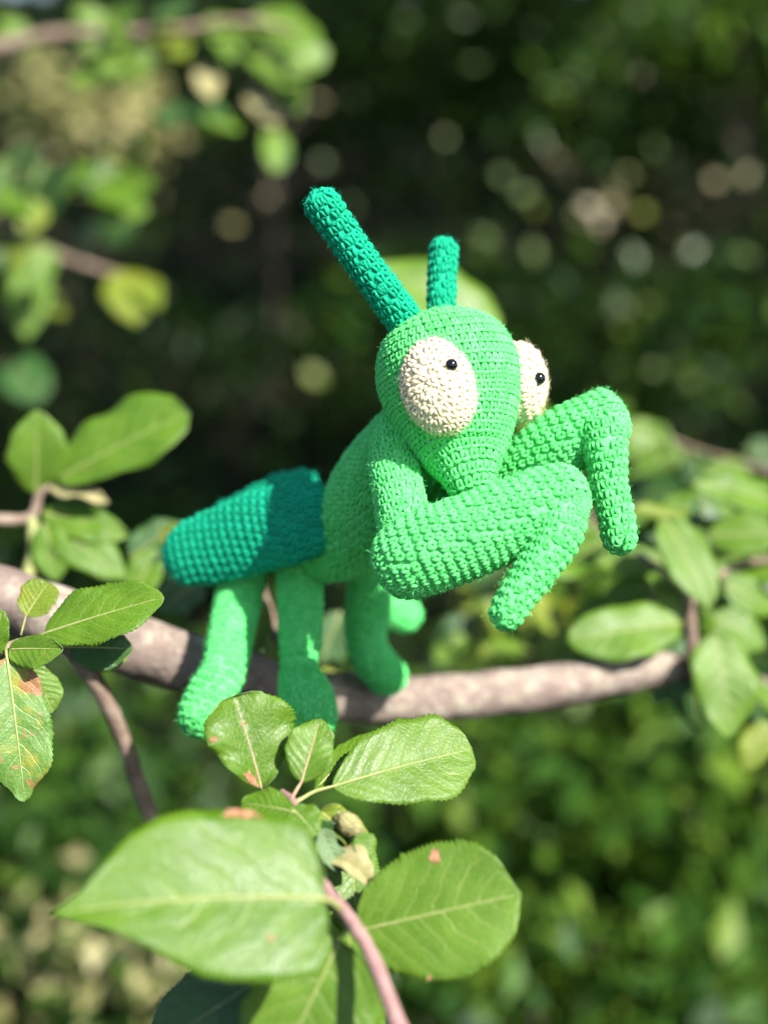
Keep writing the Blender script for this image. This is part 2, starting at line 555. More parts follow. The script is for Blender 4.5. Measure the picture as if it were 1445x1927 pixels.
# ------------------------------------------------------------------ leaves, twigs
def tube(mb, pts, rad, sides=8, n=None, hint=(0.3, 0.2, 1.0), wob=0.0, seed=0, cap=True):
    pts = np.asarray(pts, float)
    n = n or max(6, len(pts) * 6)
    cc = catmull(np.column_stack([pts, rad]), n)
    c, R = cc[:, :3], np.maximum(cc[:, 3], 1e-5)
    T, A, B = frames(c, hint)
    th = np.arange(sides) / sides * 2 * math.pi
    rr = np.repeat(R[:, None], sides, 1)
    if wob:
        g = np.random.default_rng(seed)
        for k in range(7):
            f1, f2 = g.integers(1, 4), g.uniform(2, 24)
            rr = rr * (1 + wob * g.uniform(0.2, 1) / (1 + k * 0.35) * np.sin(f1 * th[None, :] + f2 * np.linspace(0, 6.28, n)[:, None] + g.uniform(0, 6.28)))
    v = c[:, None] + rr[..., None] * (np.cos(th)[None, :, None] * A[:, None] + np.sin(th)[None, :, None] * B[:, None])
    ii, jj = np.meshgrid(np.arange(n - 1), np.arange(sides), indexing='ij')
    kk = (jj + 1) % sides
    q = np.stack([ii * sides + jj, ii * sides + kk, (ii + 1) * sides + kk, (ii + 1) * sides + jj], -1).reshape(-1, 4)
    vv = np.concatenate([v.reshape(-1, 3), c[:1] - T[:1] * R[0] * 0.4, c[-1:] + T[-1:] * R[-1] * 0.5])
    t = []
    if cap:
        m = n * sides
        for j in range(sides):
            t.append((m, (j + 1) % sides, j))
            t.append((m + 1, (n - 1) * sides + j, (n - 1) * sides + (j + 1) % sides))
    mb.add(vv, q, np.array(t) if t else None)


def leaf(parent, bpx, bpy_, bD, tpx, tpy, tD, wl, wr, n=(0.15, 0.55, 0.8), mat='leaf', pa=0.62, pb=0.78, fold=0.18, arch=0.04, droop=0.0,
         wave=0.03, teeth=26, hi=True, stalk=None, stalk_mat='stalk', stalk_w=6.0, bend=0.0, name='leaf', seed=None, patches=(), label=None, point=0.16, rib=True, quilt=0.004, twist=0.0, shape=None):
    """one leaf from its base to its tip; wl / wr the half widths (photo pixels) of its two halves"""
    g = np.random.default_rng(seed if seed is not None else int(bpx * 7 + tpy * 13 + wl))
    base, tip = P(bpx, bpy_, bD), P(tpx, tpy, tD)
    D = 0.5 * (bD + tD)
    Lv = tip - base
    L = np.linalg.norm(Lv)
    m = Lv / L
    nn = camdir(*n)
    nn = nrm(nn - m * (nn @ m))
    sd = np.cross(nn, m)
    k = KPX * D
    NU, NV = (teeth * 3, 7) if hi else (18, 4)
    u = np.linspace(0, 1, NU + 1)
    v = np.linspace(-1, 1, 2 * NV + 1)
    pk = pa / (pa + pb)
    prof = (u ** pa) * ((1 - u) ** pb) / ((pk ** pa) * ((1 - pk) ** pb))
    prof = prof * (1 - point * np.exp(-((u - 0.93) / 0.07) ** 2)) + 0.012
    f1, f2, f3 = g.uniform(0, 6.28, 3)
    fr1, fr2 = g.uniform(6, 10, 2)
    saw = (u * teeth) % 1.0

    def pos(uu, vv):
        uu, vv = np.broadcast_arrays(np.asarray(uu, float), np.asarray(vv, float))
        pr = np.interp(uu, u, prof)
        wob = 1 + 0.045 * np.sin(uu * 9 + np.where(vv > 0, f1, f2)) + 0.03 * np.sin(uu * 21 + np.where(vv > 0, f3, f1))
        sw = np.interp(uu, u, saw)
        tooth = (1 + (0.075 * (sw - 0.4) if hi else 0) * np.clip((np.abs(vv) - 0.8) / 0.2, 0, 1))
        if shape is not None:
            hl, hr = [np.interp(uu, np.array(h_)[:, 0], np.array(h_)[:, 1]) for h_ in shape]
            wd = np.where(vv > 0, hl, hr) * k * (1 + (wob - 1) * 0.3) * tooth
        else:
            wd = np.where(vv > 0, wl, wr) * k * pr * wob * tooth
        x = uu * L
        y = vv * wd
        bow = bend * L * 4 * uu * (1 - uu)
        z = np.abs(y) * math.tan(fold) * (1 - 0.35 * np.abs(vv))
        z = z + arch * L * 4 * uu * (1 - uu) - droop * L * uu ** 2 + droop * L * uu * 0.6
        z = z + wave * L * (vv ** 2) * (0.6 * np.sin(fr1 * uu + np.where(vv > 0, f1, f3)) + 0.5 * np.sin(fr2 * 1.9 * uu + np.where(vv > 0, f2, f1)))
        ph = uu * 7 - 2.1 * np.abs(vv) ** 1.35 + np.sign(vv) * 0.25
        z = z + quilt * L * 0.6 * np.abs(np.sin(math.pi * (ph - 0.5))) * np.clip(np.abs(vv) * 4, 0, 1) * (1 - vv ** 2) * np.sin(math.pi * uu)
        ta = twist * (uu - 0.3)
        yy = y * np.cos(ta) - z * np.sin(ta)
        zz = y * np.sin(ta) + z * np.cos(ta)
        return base + x[..., None] * m + (yy + bow)[..., None] * sd + zz[..., None] * nn

    uu, vv = np.meshgrid(u, v, indexing='ij')
    top = pos(uu, vv)
    du = np.gradient(top, axis=0)
    dv = np.gradient(top, axis=1)
    nor = nrm(np.cross(du, dv))
    thick = 0.00028
    bot = top - nor * thick
    nu, nv = NU + 1, 2 * NV + 1
    ii, jj = np.meshgrid(np.arange(nu - 1), np.arange(nv - 1), indexing='ij')
    a = (ii * nv + jj).ravel()
    qt = np.stack([a, a + nv, a + nv + 1, a + 1], -1)
    off = nu * nv
    qb = np.stack([a + off, a + 1 + off, a + nv + 1 + off, a + nv + off], -1)
    e = []
    for i in range(nu - 1):
        p, q = i * nv, (i + 1) * nv
        e.append((p, p + off, q + off, q))
        p, q = i * nv + nv - 1, (i + 1) * nv + nv - 1
        e.append((p, q, q + off, p + off))
    for j in range(nv - 1):
        p, q = j, j + 1
        e.append((p, q, q + off, p + off))
        p, q = (nu - 1) * nv + j, (nu - 1) * nv + j + 1
        e.append((p, p + off, q + off, q))
    e = np.array(e)
    uv = np.stack([uu, vv * 0.5 + 0.5], -1).reshape(-1, 2)
    mi = np.concatenate([np.zeros(len(qt)), np.ones(len(qb)), np.ones(len(e))])
    lf = mesh_obj(name, np.concatenate([top.reshape(-1, 3), bot.reshape(-1, 3)]), [np.concatenate([qt, qb, e])], [M[mat], M['under']], parent,
                  uv=np.concatenate([uv, uv]), mat_idx=mi, label=label)
    if rib or stalk is not None:
        mb = MB()
        us = np.linspace(0.0, 0.93, 12)
        pts = pos(us, np.zeros(12)) + nn * 0.0001
        rad = stalk_w * k * 0.36 * (1 - 0.85 * us)
        if stalk is not None:
            sp_ = [P(*q) for q in stalk]
            pts = np.concatenate([np.array(sp_), pts])
            rad = np.concatenate([np.full(len(sp_), stalk_w * k * 0.5), rad])
        tube(mb, pts, rad, sides=6, n=34)
        mb.build('leaf_stalk', M[stalk_mat], lf)
    for (pu, pv, su, sv, mt) in patches:
        nr = 14
        an = np.arange(nr) / nr * 2 * math.pi
        rr = 1 + 0.35 * g.normal(0, 1, nr).clip(-1, 1)
        rings = [np.array([pos(pu, pv)])]
        for f in (0.5, 1.0):
            rings.append(pos(np.clip(pu + f * su * rr * np.cos(an), 0.01, 0.985), np.clip(pv + f * sv * rr * np.sin(an), -1, 1)))
        vv_ = np.concatenate(rings)
        nn2 = nrm(np.cross(pos(pu + 0.02, pv) - pos(pu, pv), pos(pu, pv + 0.04) - pos(pu, pv)))
        vv_ = vv_ + nn2 * 0.00035
        tr = [(0, 1 + i, 1 + (i + 1) % nr) for i in range(nr)]
        qd = [(1 + i, 1 + nr + i, 1 + nr + (i + 1) % nr, 1 + (i + 1) % nr) for i in range(nr)]
        mesh_obj('brown_spot', vv_, [np.array(tr), np.array(qd)], M[mt], lf, smooth=False)
    return lf


def twig(parent, pts, rpx, mat='twig_brown', name='twig', sides=9, wob=0.05, n=None):
    mb = MB()
    p3 = [P(*q) for q in pts]
    rad = [r * KPX * q[2] for r, q in zip(rpx, pts)]
    tube(mb, p3, rad, sides=sides, wob=wob, seed=int(pts[0][0]) % 97, n=n)
    return mb.build(name, M[mat], parent)

# ------------------------------------------------------------------ ground
def gz(x, y):
    return np.maximum(0, y - 3.5) * 0.12 + 0.03 * np.sin(x * 1.7) * np.cos(y * 1.3)


gx, gy = np.concatenate([np.linspace(-60, -8, 14), np.linspace(-7.5, 7.5, 41), np.linspace(8, 60, 14)]), np.concatenate([np.linspace(-20, 0, 9), np.linspace(0.4, 16, 50), np.linspace(17, 140, 40)])
XX, YY = np.meshgrid(gx, gy, indexing='ij')
GV = np.stack([XX, YY, gz(XX, YY)], -1).reshape(-1, 3)
ny = len(gy)
ii, jj = np.meshgrid(np.arange(len(gx) - 1), np.arange(ny - 1), indexing='ij')
a_ = (ii * ny + jj).ravel()
b_ = NB('forest_floor')
tc_ = b_.n('TexCoord').outputs['Object']
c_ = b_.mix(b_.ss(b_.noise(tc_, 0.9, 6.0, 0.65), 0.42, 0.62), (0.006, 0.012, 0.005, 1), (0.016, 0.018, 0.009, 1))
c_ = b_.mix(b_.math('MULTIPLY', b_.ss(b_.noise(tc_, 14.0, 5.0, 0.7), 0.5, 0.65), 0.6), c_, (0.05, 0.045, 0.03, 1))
bp_ = b_.n('Bump', Strength=0.8, Distance=0.03, Height=b_.noise(tc_, 25.0, 5.0, 0.7)).outputs[0]
pr_ = b_.n('BsdfPrincipled', Base_Color=c_, Roughness=0.9, Normal=bp_)
b_.set(pr_, 'Specular IOR Level', 0.05)
b_.t.links.new(pr_.outputs[0], b_.out.inputs[0])
mesh_obj('ground', GV, [np.stack([a_, a_ + ny, a_ + ny + 1, a_ + 1], -1)], b_.m, kind='structure')

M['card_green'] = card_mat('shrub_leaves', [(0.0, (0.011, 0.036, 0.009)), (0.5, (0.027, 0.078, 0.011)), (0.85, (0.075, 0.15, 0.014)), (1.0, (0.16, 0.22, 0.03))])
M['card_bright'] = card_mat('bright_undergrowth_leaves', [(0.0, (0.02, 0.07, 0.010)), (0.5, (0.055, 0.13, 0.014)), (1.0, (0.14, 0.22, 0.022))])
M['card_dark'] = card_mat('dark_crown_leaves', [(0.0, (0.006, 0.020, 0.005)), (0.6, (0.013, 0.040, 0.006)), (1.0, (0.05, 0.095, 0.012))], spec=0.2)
M['card_dry'] = card_mat('dry_straw_leaves', [(0.0, (0.10, 0.16, 0.04)), (0.45, (0.30, 0.28, 0.11)), (1.0, (0.44, 0.40, 0.22))], rough=0.8, trans=0.1)
M['card_litter'] = card_mat('fallen_leaves', [(0.0, (0.03, 0.022, 0.012)), (0.6, (0.09, 0.065, 0.04)), (1.0, (0.30, 0.24, 0.14))], rough=0.8, trans=0.05)


def cards(cen, size, up_bias=0.5, asp=0.55):
    """many separate small leaves: five corners, four folded faces each"""
    n = len(cen)
    d = nrm(rng.normal(0, 1, (n, 3)) + np.array([0, 0, -0.15]))
    nr = nrm(rng.normal(0, 1, (n, 3)) + np.array([0, -0.15, 1.0]) * up_bias * 2)
    s = nrm(np.cross(nr, d))
    nr = np.cross(d, s)
    L = size * rng.uniform(0.6, 1.25, (n, 1))
    w = L * asp * 0.5
    b0 = cen
    mid = cen + d * L * 0.45 - nr * L * 0.06
    l = cen + d * L * 0.42 + s * w
    r = cen + d * L * 0.42 - s * w
    t = cen + d * L - nr * L * 0.12
    v = np.stack([b0, l, r, mid, t], 1).reshape(-1, 3)
    f = np.array([[0, 3, 1], [0, 2, 3], [1, 3, 4], [3, 2, 4]])
    tri = (f[None] + (np.arange(n) * 5)[:, None, None]).reshape(-1, 3)
    return v, tri


def card_obj(name, cen, size, mat, parent=None, up_bias=0.5, asp=0.55, kind=None):
    v, t = cards(cen, size, up_bias, asp)
    return mesh_obj(name, v, [t], mat, parent, rnd=np.repeat(np.clip(rng.beta(1.6, 1.9, len(cen)), 0, 1), 5), smooth=False, kind=kind or 'stuff')


# one leaf per blurred spot of light, on two added saplings  (px, py, D, tone 0 green .. 0.5 yellow green .. 1 straw)
SPOTS_R = [(1200, 25, 6.4, 0.15), (1300, 25, 6.2, 0.05), (1412, 30, 6.0, 0.5), (1395, 88, 6.0, 0.45), (1090, 140, 6.5, 0.3), (1210, 140, 6.3, 0.8), (1315, 130, 6.1, 0.05), (1265, 140, 6.2, 0.1), (890, 120, 6.8, 0.2),
           (945, 330, 6.4, 0.15), (915, 445, 6.2, 0.3), (1060, 180, 6.5, 0.45), (1120, 188, 6.4, 0.5), (1415, 140, 5.9, 0.3), (985, 365, 6.3, 0.2), (1150, 290, 6.3, 0.4), (1380, 255, 6.0, 1.0), (1345, 340, 6.0, 0.9), (1400, 330, 6.0, 0.7),
           (1165, 565, 5.4, 0.25), (1245, 580, 5.4, 0.2), (1005, 475, 5.8, 0.3), (1330, 580, 5.4, 0.1), (1050, 530, 5.6, 0.3), (1070, 330, 6.3, 0.95), (1110, 390, 6.2, 0.9), (1160, 360, 6.2, 0.8), (1210, 400, 6.1, 0.55), (1230, 690, 5.0, 0.3), (1300, 720, 5.0, 0.35), (1090, 300, 6.3, 0.9), (1110, 345, 6.3, 0.95), (1150, 385, 6.2, 0.85), (1085, 410, 6.2, 0.9), (1185, 330, 6.2, 0.7), (1050, 300, 6.4, 0.85), (1130, 415, 6.2, 0.95), (1000, 570, 5.6, 1.0), (950, 575, 5.7, 1.0), (1040, 580, 5.6, 0.95), (1010, 60, 6.6, 0.2), (960, 200, 6.6, 0.1), (1150, 90, 6.4, 0.4), (1360, 190, 6.0, 0.35), (1020, 260, 6.4, 0.1), (1260, 300, 6.1, 0.2), (1300, 470, 5.8, 0.15), (1400, 480, 5.7, 0.3), (1190, 480, 5.9, 0.1), (1390, 640, 5.3, 0.2), (1120, 640, 5.4, 0.15), (870, 30, 6.9, 0.2), (1010, 390, 6.2, 0.45), (1290, 220, 6.1, 0.4)]
SPOTS_L = [(765, 38, 7.2, 0.95), (670, 185, 7.0, 0.1), (610, 310, 6.8, 0.15), (600, 190, 7.0, 0.9), (435, 422, 6.5, 0.75), (500, 372, 6.6, 0.9), (270, 282, 6.2, 0.5), (660, 390, 6.6, 0.2), (590, 705, 5.6, 0.5), (840, 262, 6.8, 0.35),
           (750, 150, 7.0, 0.2), (560, 610, 6.0, 0.9), (500, 190, 6.6, 0.85), (300, 220, 6.4, 0.95), (190, 300, 6.2, 0.4)]

# sunlit spots of the background: gaps are cut in the added canopy towards the sun  (px, py, D, radius m)
GAPS = [(130, 225, 7.0, 0.55), (1130, 350, 7.0, 0.6), (1370, 280, 7.5, 0.35), (990, 570, 8.0, 0.4), (1400, 40, 6.5, 0.5), (560, 700, 6.0, 0.25),
        (1150, 1650, 2.6, 0.55), (1000, 1400, 3.0, 0.35), (1350, 1800, 2.3, 0.4), (1100, 1840, 2.4, 0.35), (330, 1830, 2.2, 0.35), (100, 1700, 2.4, 0.25), (450, 1450, 3.0, 0.25),
        (1000, 700, 5.5, 0.3), (430, 420, 7.0, 0.25), (1250, 560, 7.0, 0.3), (800, 150, 8.0, 0.35), (1200, 20, 8.0, 0.2), (1310, 20, 8.0, 0.15), (890, 120, 7.8, 0.15), (1090, 140, 8.0, 0.2), (1210, 140, 7.6, 0.2), (1310, 130, 7.6, 0.15), (940, 330, 7.0, 0.2), (910, 440, 6.8, 0.2), (760, 30, 8.4, 0.25), (1420, 150, 6.4, 0.25), (1180, 560, 6.0, 0.2), (670, 180, 8.0, 0.15), (500, 370, 7.0, 0.12), (750, 150, 8.2, 0.12), (1040, 860, 4.6, 0.25), (1330, 700, 5.0, 0.25), (300, 100, 1.6, 0.55), (120, 480, 1.6, 0.5)]


GAPS += [(a, b, d, 0.085) for (a, b, d, t) in SPOTS_R + SPOTS_L]


def keep_gaps(c):
    ok = np.ones(len(c), bool)
    for (px, py, D, r) in GAPS:
        q = P(px, py, D)
        d = c - q
        al = d @ SUN
        dist = np.linalg.norm(d - al[:, None] * SUN, axis=1)
        ok &= ~((dist < r * rng.uniform(0.7, 1.15, len(c))) & (al > 0.3))
    return c[ok]


def clumpy(n, cen, rad, clumps, spread):
    """points in an uneven crown: clumps of leaves through an ellipsoid"""
    cc = nrm(rng.normal(0, 1, (clumps, 3))) * (rng.random((clumps, 1)) ** 0.45)
    cc = cc * rad + cen
    k = rng.integers(0, clumps, n)
    return cc[k] + rng.normal(0, 1, (n, 3)) * spread


def shade_tree(x, y, hgt, crown_c, crown_r, n, label, r0=0.13, mat='card_dark', size=0.11, clumps=90):  # added for shade: crowns above the view keep sun off the background
    t = thing('shade_tree', label, 'shade_tree', (x, y, float(gz(np.array(x), np.array(y)))), group='trees added to shade the background')
    base = np.array([x, y, float(gz(np.array(x), np.array(y))) - 0.1])
    cc = np.array(crown_c)
    mb = MB()
    top = np.array([x + (cc[0] - x) * 0.5, y + (cc[1] - y) * 0.5, cc[2] + 0.3])
    midp = base * 0.5 + top * 0.5 + np.array([0.1, 0.05, 0])
    tube(mb, [base, midp, top], [r0 * 1.25, r0 * 0.8, r0 * 0.35], sides=14, n=30, wob=0.05, seed=int(abs(x * 10)))
    for k in range(7):
        a = k * 2.4 + x
        e = cc + np.array([math.cos(a) * crown_r[0] * 0.75, math.sin(a) * crown_r[1] * 0.75, rng.uniform(-0.4, 0.6) * crown_r[2]])
        s0 = midp * (0.35 - 0.03 * k) + top * (0.65 + 0.03 * k)
        tube(mb, [s0, s0 * 0.5 + e * 0.5 + np.array([0, 0, 0.15]), e], [r0 * 0.35, r0 * 0.2, r0 * 0.06], sides=7, n=14)
    mb.build('trunk', M['bark_dark'], t)
    c = clumpy(n, cc, np.array(crown_r), clumps, 0.22)
    card_obj('crown', keep_gaps(c), size, M[mat], t, up_bias=0.5)
    return t


shade_tree(3.1, 4.6, 4, (2.0, 2.6, 4.1), (1.9, 1.4, 1.0), 8000, 'leafy crown added to shade the right of the background', 0.12)
shade_tree(6.2, 4.0, 4, (5.0, 3.0, 4.3), (2.0, 2.0, 1.1), 8000, 'leafy crown added for shade nearest the right edge of the slope', 0.14)
shade_tree(0.9, 9.4, 5, (3.0, 5.8, 4.5), (2.6, 2.0, 1.2), 10500, 'dark crown added to shade the middle of the slope', 0.16, size=0.13)
shade_tree(-3.4, 8.5, 5, (-0.6, 5.2, 4.5), (2.4, 2.4, 1.2), 9500, 'dark crown added to shade the left of the slope', 0.18, size=0.13)
shade_tree(6.0, 10.5, 5, (6.2, 7.6, 4.8), (2.8, 2.6, 1.5), 9000, 'broad dark crown added for shade farthest back on the right', 0.17, size=0.14)
shade_tree(-0.8, 13.0, 5, (1.8, 9.6, 5.4), (3.4, 2.2, 1.5), 9000, 'dark crown added for shade farthest back behind the plush head', 0.17, size=0.15)


def bush(px, py, D, rad, n, mat, label, size, clumps=26, spread=0.09):
    c = P(px, py, D)
    g0 = float(gz(np.array(c[0]), np.array(c[1])))
    t = thing('bush', label, 'bush', (c[0], c[1], g0), group='bushes behind the branch')
    mb = MB()
    for k in range(6):
        a = k * 1.05 + px
        e = c + np.array([math.cos(a) * rad[0] * 0.7, math.sin(a) * rad[1] * 0.7, rng.uniform(-0.2, 0.7) * rad[2]])
        s0 = np.array([c[0] + 0.04 * math.cos(a), c[1] + 0.04 * math.sin(a), g0 - 0.03])
        tube(mb, [s0, s0 * 0.5 + e * 0.5 + np.array([0.03, 0, -0.05]), e], [0.014, 0.01, 0.003], sides=6, n=12)
    mb.build('stem', M['bark_dark'], t)
    pts = clumpy(n, c, np.array(rad), clumps, spread)
    pts = pts[pts[:, 2] > gz(pts[:, 0], pts[:, 1])]
    card_obj('foliage', pts, size, M[mat], t)
    return t


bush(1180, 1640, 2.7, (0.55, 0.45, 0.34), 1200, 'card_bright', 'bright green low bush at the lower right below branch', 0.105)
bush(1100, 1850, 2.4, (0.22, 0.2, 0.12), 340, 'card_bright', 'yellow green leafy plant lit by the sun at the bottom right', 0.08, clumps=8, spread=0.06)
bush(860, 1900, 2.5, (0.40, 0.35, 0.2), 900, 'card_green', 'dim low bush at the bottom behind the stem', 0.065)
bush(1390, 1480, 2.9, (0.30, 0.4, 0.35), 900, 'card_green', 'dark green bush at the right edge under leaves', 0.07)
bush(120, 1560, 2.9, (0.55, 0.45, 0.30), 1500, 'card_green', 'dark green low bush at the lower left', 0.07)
bush(250, 1860, 2.35, (0.24, 0.2, 0.12), 330, 'card_dry', 'pale dry bush at the bottom left behind large leaf', 0.055, clumps=9, spread=0.06)
bush(130, 250, 7.0, (0.45, 0.35, 0.20), 900, 'card_dry', 'straw coloured bush added for the sunlit patch at upper left', 0.12, clumps=8, spread=0.1)  # stands in for a patch of sun on dry ground
bush(1120, 350, 7.0, (0.45, 0.4, 0.32), 800, 'card_dry', 'straw coloured bush added for the sunlit patch at upper right', 0.12, clumps=8, spread=0.1)  # pale leaves in place of a sunlit stretch of dry ground
bush(1330, 400, 6.4, (0.7, 0.5, 0.7), 1500, 'card_green', 'leafy green bush behind at the right, half lit', 0.10)
bush(1420, 60, 6.0, (0.35, 0.4, 0.3), 500, 'card_bright', 'yellow green bush in sun at the top right corner', 0.12, clumps=9)
bush(1000, 130, 8.0, (1.3, 0.6, 0.7), 2600, 'card_green', 'tall green bush behind the top right', 0.11, clumps=40, spread=0.15)
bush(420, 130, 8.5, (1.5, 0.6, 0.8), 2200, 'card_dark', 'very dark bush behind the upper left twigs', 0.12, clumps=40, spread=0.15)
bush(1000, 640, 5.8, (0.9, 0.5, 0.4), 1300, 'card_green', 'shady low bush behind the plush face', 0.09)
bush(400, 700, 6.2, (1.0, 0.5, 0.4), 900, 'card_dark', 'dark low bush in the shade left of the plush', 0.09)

bush(760, 60, 7.2, (0.8, 0.5, 0.5), 1300, 'card_green', 'shady bush behind the antennae near the top', 0.12, clumps=22, spread=0.16)
bush(1250, 160, 6.6, (0.7, 0.5, 0.5), 1300, 'card_green', 'leafy bush at upper right catching flecks of sun', 0.12, clumps=22, spread=0.16)
bush(1230, 640, 5.2, (0.6, 0.4, 0.25), 700, 'card_green', 'low bush to the right of the face in dappled shade', 0.10, clumps=14, spread=0.12)

M['card_light_spot'] = card_mat('light_spot_leaves', [(0.0, (0.10, 0.17, 0.08)), (0.3, (0.14, 0.21, 0.06)), (0.5, (0.20, 0.26, 0.02)), (0.8, (0.34, 0.30, 0.14)), (1.0, (0.38, 0.33, 0.22))], rough=0.4, trans=0.2, spec=0.4)  # leaf tones take the colours of the blurred light spots


def spot_sapling(x, y, spots, label):  # added plant whose single leaves make the light spots behind
    z0 = float(gz(np.array(x), np.array(y)))
    t = thing('spot_sapling', label, 'spot_sapling', (x, y, z0), group='thin saplings added to carry light spots')
    mb = MB()
    tube(mb, [(x, y, z0 - 0.05), (x + 0.05, y, z0 + 0.7), (x, y + 0.05, z0 + 1.6), (x + 0.08, y, z0 + 2.2)], [0.02, 0.016, 0.011, 0.004], sides=7, n=24)
    for k, (a, b, d, tone) in enumerate(spots):
        q = P(a, b, d)
        s0 = np.array([x + 0.03, y, min(max(q[2] - 0.25, z0 + 0.1), z0 + 2.0)])
        tube(mb, [s0, s0 * 0.5 + q * 0.5 + np.array([0, 0, 0.06]), q], [0.006, 0.004, 0.0015], sides=5, n=10)
        m_ = 1
        c_ = q[None]
        n_ = nrm(SUN * 0.8 + np.array([0, -0.5, 0.1]) + rng.normal(0, 0.18, (m_, 3)))
        d_ = nrm(np.cross(n_, rng.normal(0, 1, (m_, 3))))
        s_ = np.cross(n_, d_)
        L = rng.uniform(0.075, 0.10, (m_, 1))
        v = np.stack([c_ - d_ * L * 0.5, c_ + s_ * L * 0.33, c_ - s_ * L * 0.33, c_ - n_ * L * 0.04, c_ + d_ * L * 0.6], 1).reshape(-1, 3)
        f = np.array([[0, 3, 1], [0, 2, 3], [1, 3, 4], [3, 2, 4]])
        mesh_obj('leaf', v, [f], M['card_light_spot'], t, rnd=np.full(5, tone), smooth=False)
    mb.build('stem', M['bark_dark'], t)


spot_sapling(1.55, 6.2, SPOTS_R, 'thin stem added to hold blurred light spots at upper right')
spot_sapling(-0.55, 6.7, SPOTS_L, 'thin stem added to hold blurred light spots left of the antennae')

# a wood far behind, reading as one mass; low plants; fallen leaves
n = 16000
x = rng.uniform(-14, 14, n)
y = rng.uniform(12, 20, n)
z = gz(x, y) + rng.random(n) ** 1.3 * 6.5
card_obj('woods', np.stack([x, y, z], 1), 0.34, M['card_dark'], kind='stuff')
n = 22000
y = 1.7 + rng.random(n) ** 1.5 * 12
x = rng.uniform(-0.62, 0.62, n) * (y + 1.2)
dens = 0.5 + 0.5 * np.sin(x * 2.3 + 1.0) * np.cos(y * 1.9)
k = rng.random(n) < dens + 0.15
x, y = x[k], y[k]
z = gz(x, y) + rng.random(len(x)) ** 1.5 * 0.22
card_obj('undergrowth', np.stack([x, y, z], 1), 0.085, M['card_green'], kind='stuff')
n = 6000
y = 1.6 + rng.random(n) ** 1.3 * 10
x = rng.uniform(-0.62, 0.62, n) * (y + 1.2)
card_obj('fallen_leaves', np.stack([x, y, gz(x, y) + 0.012], 1), 0.06, M['card_litter'], kind='stuff', up_bias=3.0)

# ------------------------------------------------------------------ the limb the plush sits on
br = thing('apple_branch', 'thick grey brown apple branch under the green crocheted mantis', 'branch', P(620, 1300, 0.95))
mb = MB()
pts = [(-120, 1085, 0.88), (0, 1120, 0.885), (150, 1180, 0.895), (300, 1232, 0.91), (480, 1283, 0.93), (640, 1312, 0.96), (800, 1316, 0.985), (980, 1300, 1.01), (1160, 1270, 1.04), (1250, 1258, 1.07), (1330, 1262, 1.13), (1450, 1290, 1.22)]
rpx = [58, 58, 60, 58, 52, 46, 44, 43, 37, 31, 19, 10]
tube(mb, [P(*q) for q in pts], [r * KPX * q[2] for r, q in zip(rpx, pts)], sides=48, n=220, wob=0.045, seed=5)
mb.build('limb', M['bark'], br)
twig(br, [(130, 1215, 0.90), (190, 1300, 0.91), (235, 1400, 0.93), (262, 1480, 0.95), (300, 1580, 0.97), (330, 1700, 1.0)], [20, 17, 15, 15, 14, 11], n=40)

# ------------------------------------------------------------------ the crocheted mantis
mantis = thing('crochet_mantis', 'bright green crocheted mantis toy with cream eyes sitting on the branch', 'toy', P(560, 1260, 0.92))
vert = UPV
# body: chest and abdomen
plush('body', [dict(spec=[(806, 765, 0.815, 62), (764, 845, 0.822, 82), (714, 915, 0.836, 87), (672, 985, 0.852, 80), (628, 1032, 0.875, 62), (560, 1025, 0.905, 60), (480, 1025, 0.935, 56), (385, 1045, 0.965, 42)], hint=TOW)], M['yarn'], mantis)
# wings
plush('wing', [dict(spec=[(640, 966, 0.838, 58), (565, 980, 0.851, 74), (480, 1003, 0.867, 75), (400, 1030, 0.883, 68), (312, 1054, 0.898, 52)], hint=UPV, ratio=0.38, cap0=1.0, cap1=1.0, w=0.0056, h=0.0062, relief=0.75, jit=0.35)], M['teal'], mantis)
plush('wing', [dict(spec=[(600, 935, 0.93, 50), (540, 945, 0.945, 58), (470, 985, 0.96, 60), (400, 1010, 0.98, 55)], hint=UPV, ratio=0.3, cap0=0.5, w=0.0056, h=0.0062, relief=0.75, jit=0.35)], M['teal'], mantis)
# four walking legs
plush('leg', [dict(spec=[(466, 1030, 0.912, 42), (452, 1110, 0.895, 43), (434, 1200, 0.872, 42), (420, 1265, 0.855, 41), (398, 1310, 0.848, 45), (362, 1382, 0.84, 44)], hint=TOW, cap0=0.6)], M['yarn'], mantis)
plush('leg', [dict(spec=[(560, 1030, 0.896, 44), (564, 1110, 0.882, 42), (566, 1200, 0.868, 39), (562, 1262, 0.862, 35), (576, 1312, 0.850, 50), (594, 1390, 0.836, 47)], hint=TOW, cap0=0.6)], M['yarn'], mantis)
plush('leg', [dict(spec=[(706, 1010, 0.915, 38), (698, 1090, 0.93, 42), (690, 1160, 0.938, 40), (688, 1205, 0.94, 38), (704, 1245, 0.94, 38), (752, 1296, 0.942, 36)], hint=TOW, cap0=0.6)], M['yarn'], mantis)
plush('leg', [dict(spec=[(668, 1030, 0.96, 34), (690, 1090, 0.975, 35), (725, 1140, 0.98, 35), (788, 1168, 0.985, 32)], hint=TOW, cap0=0.6)], M['yarn'], mantis)
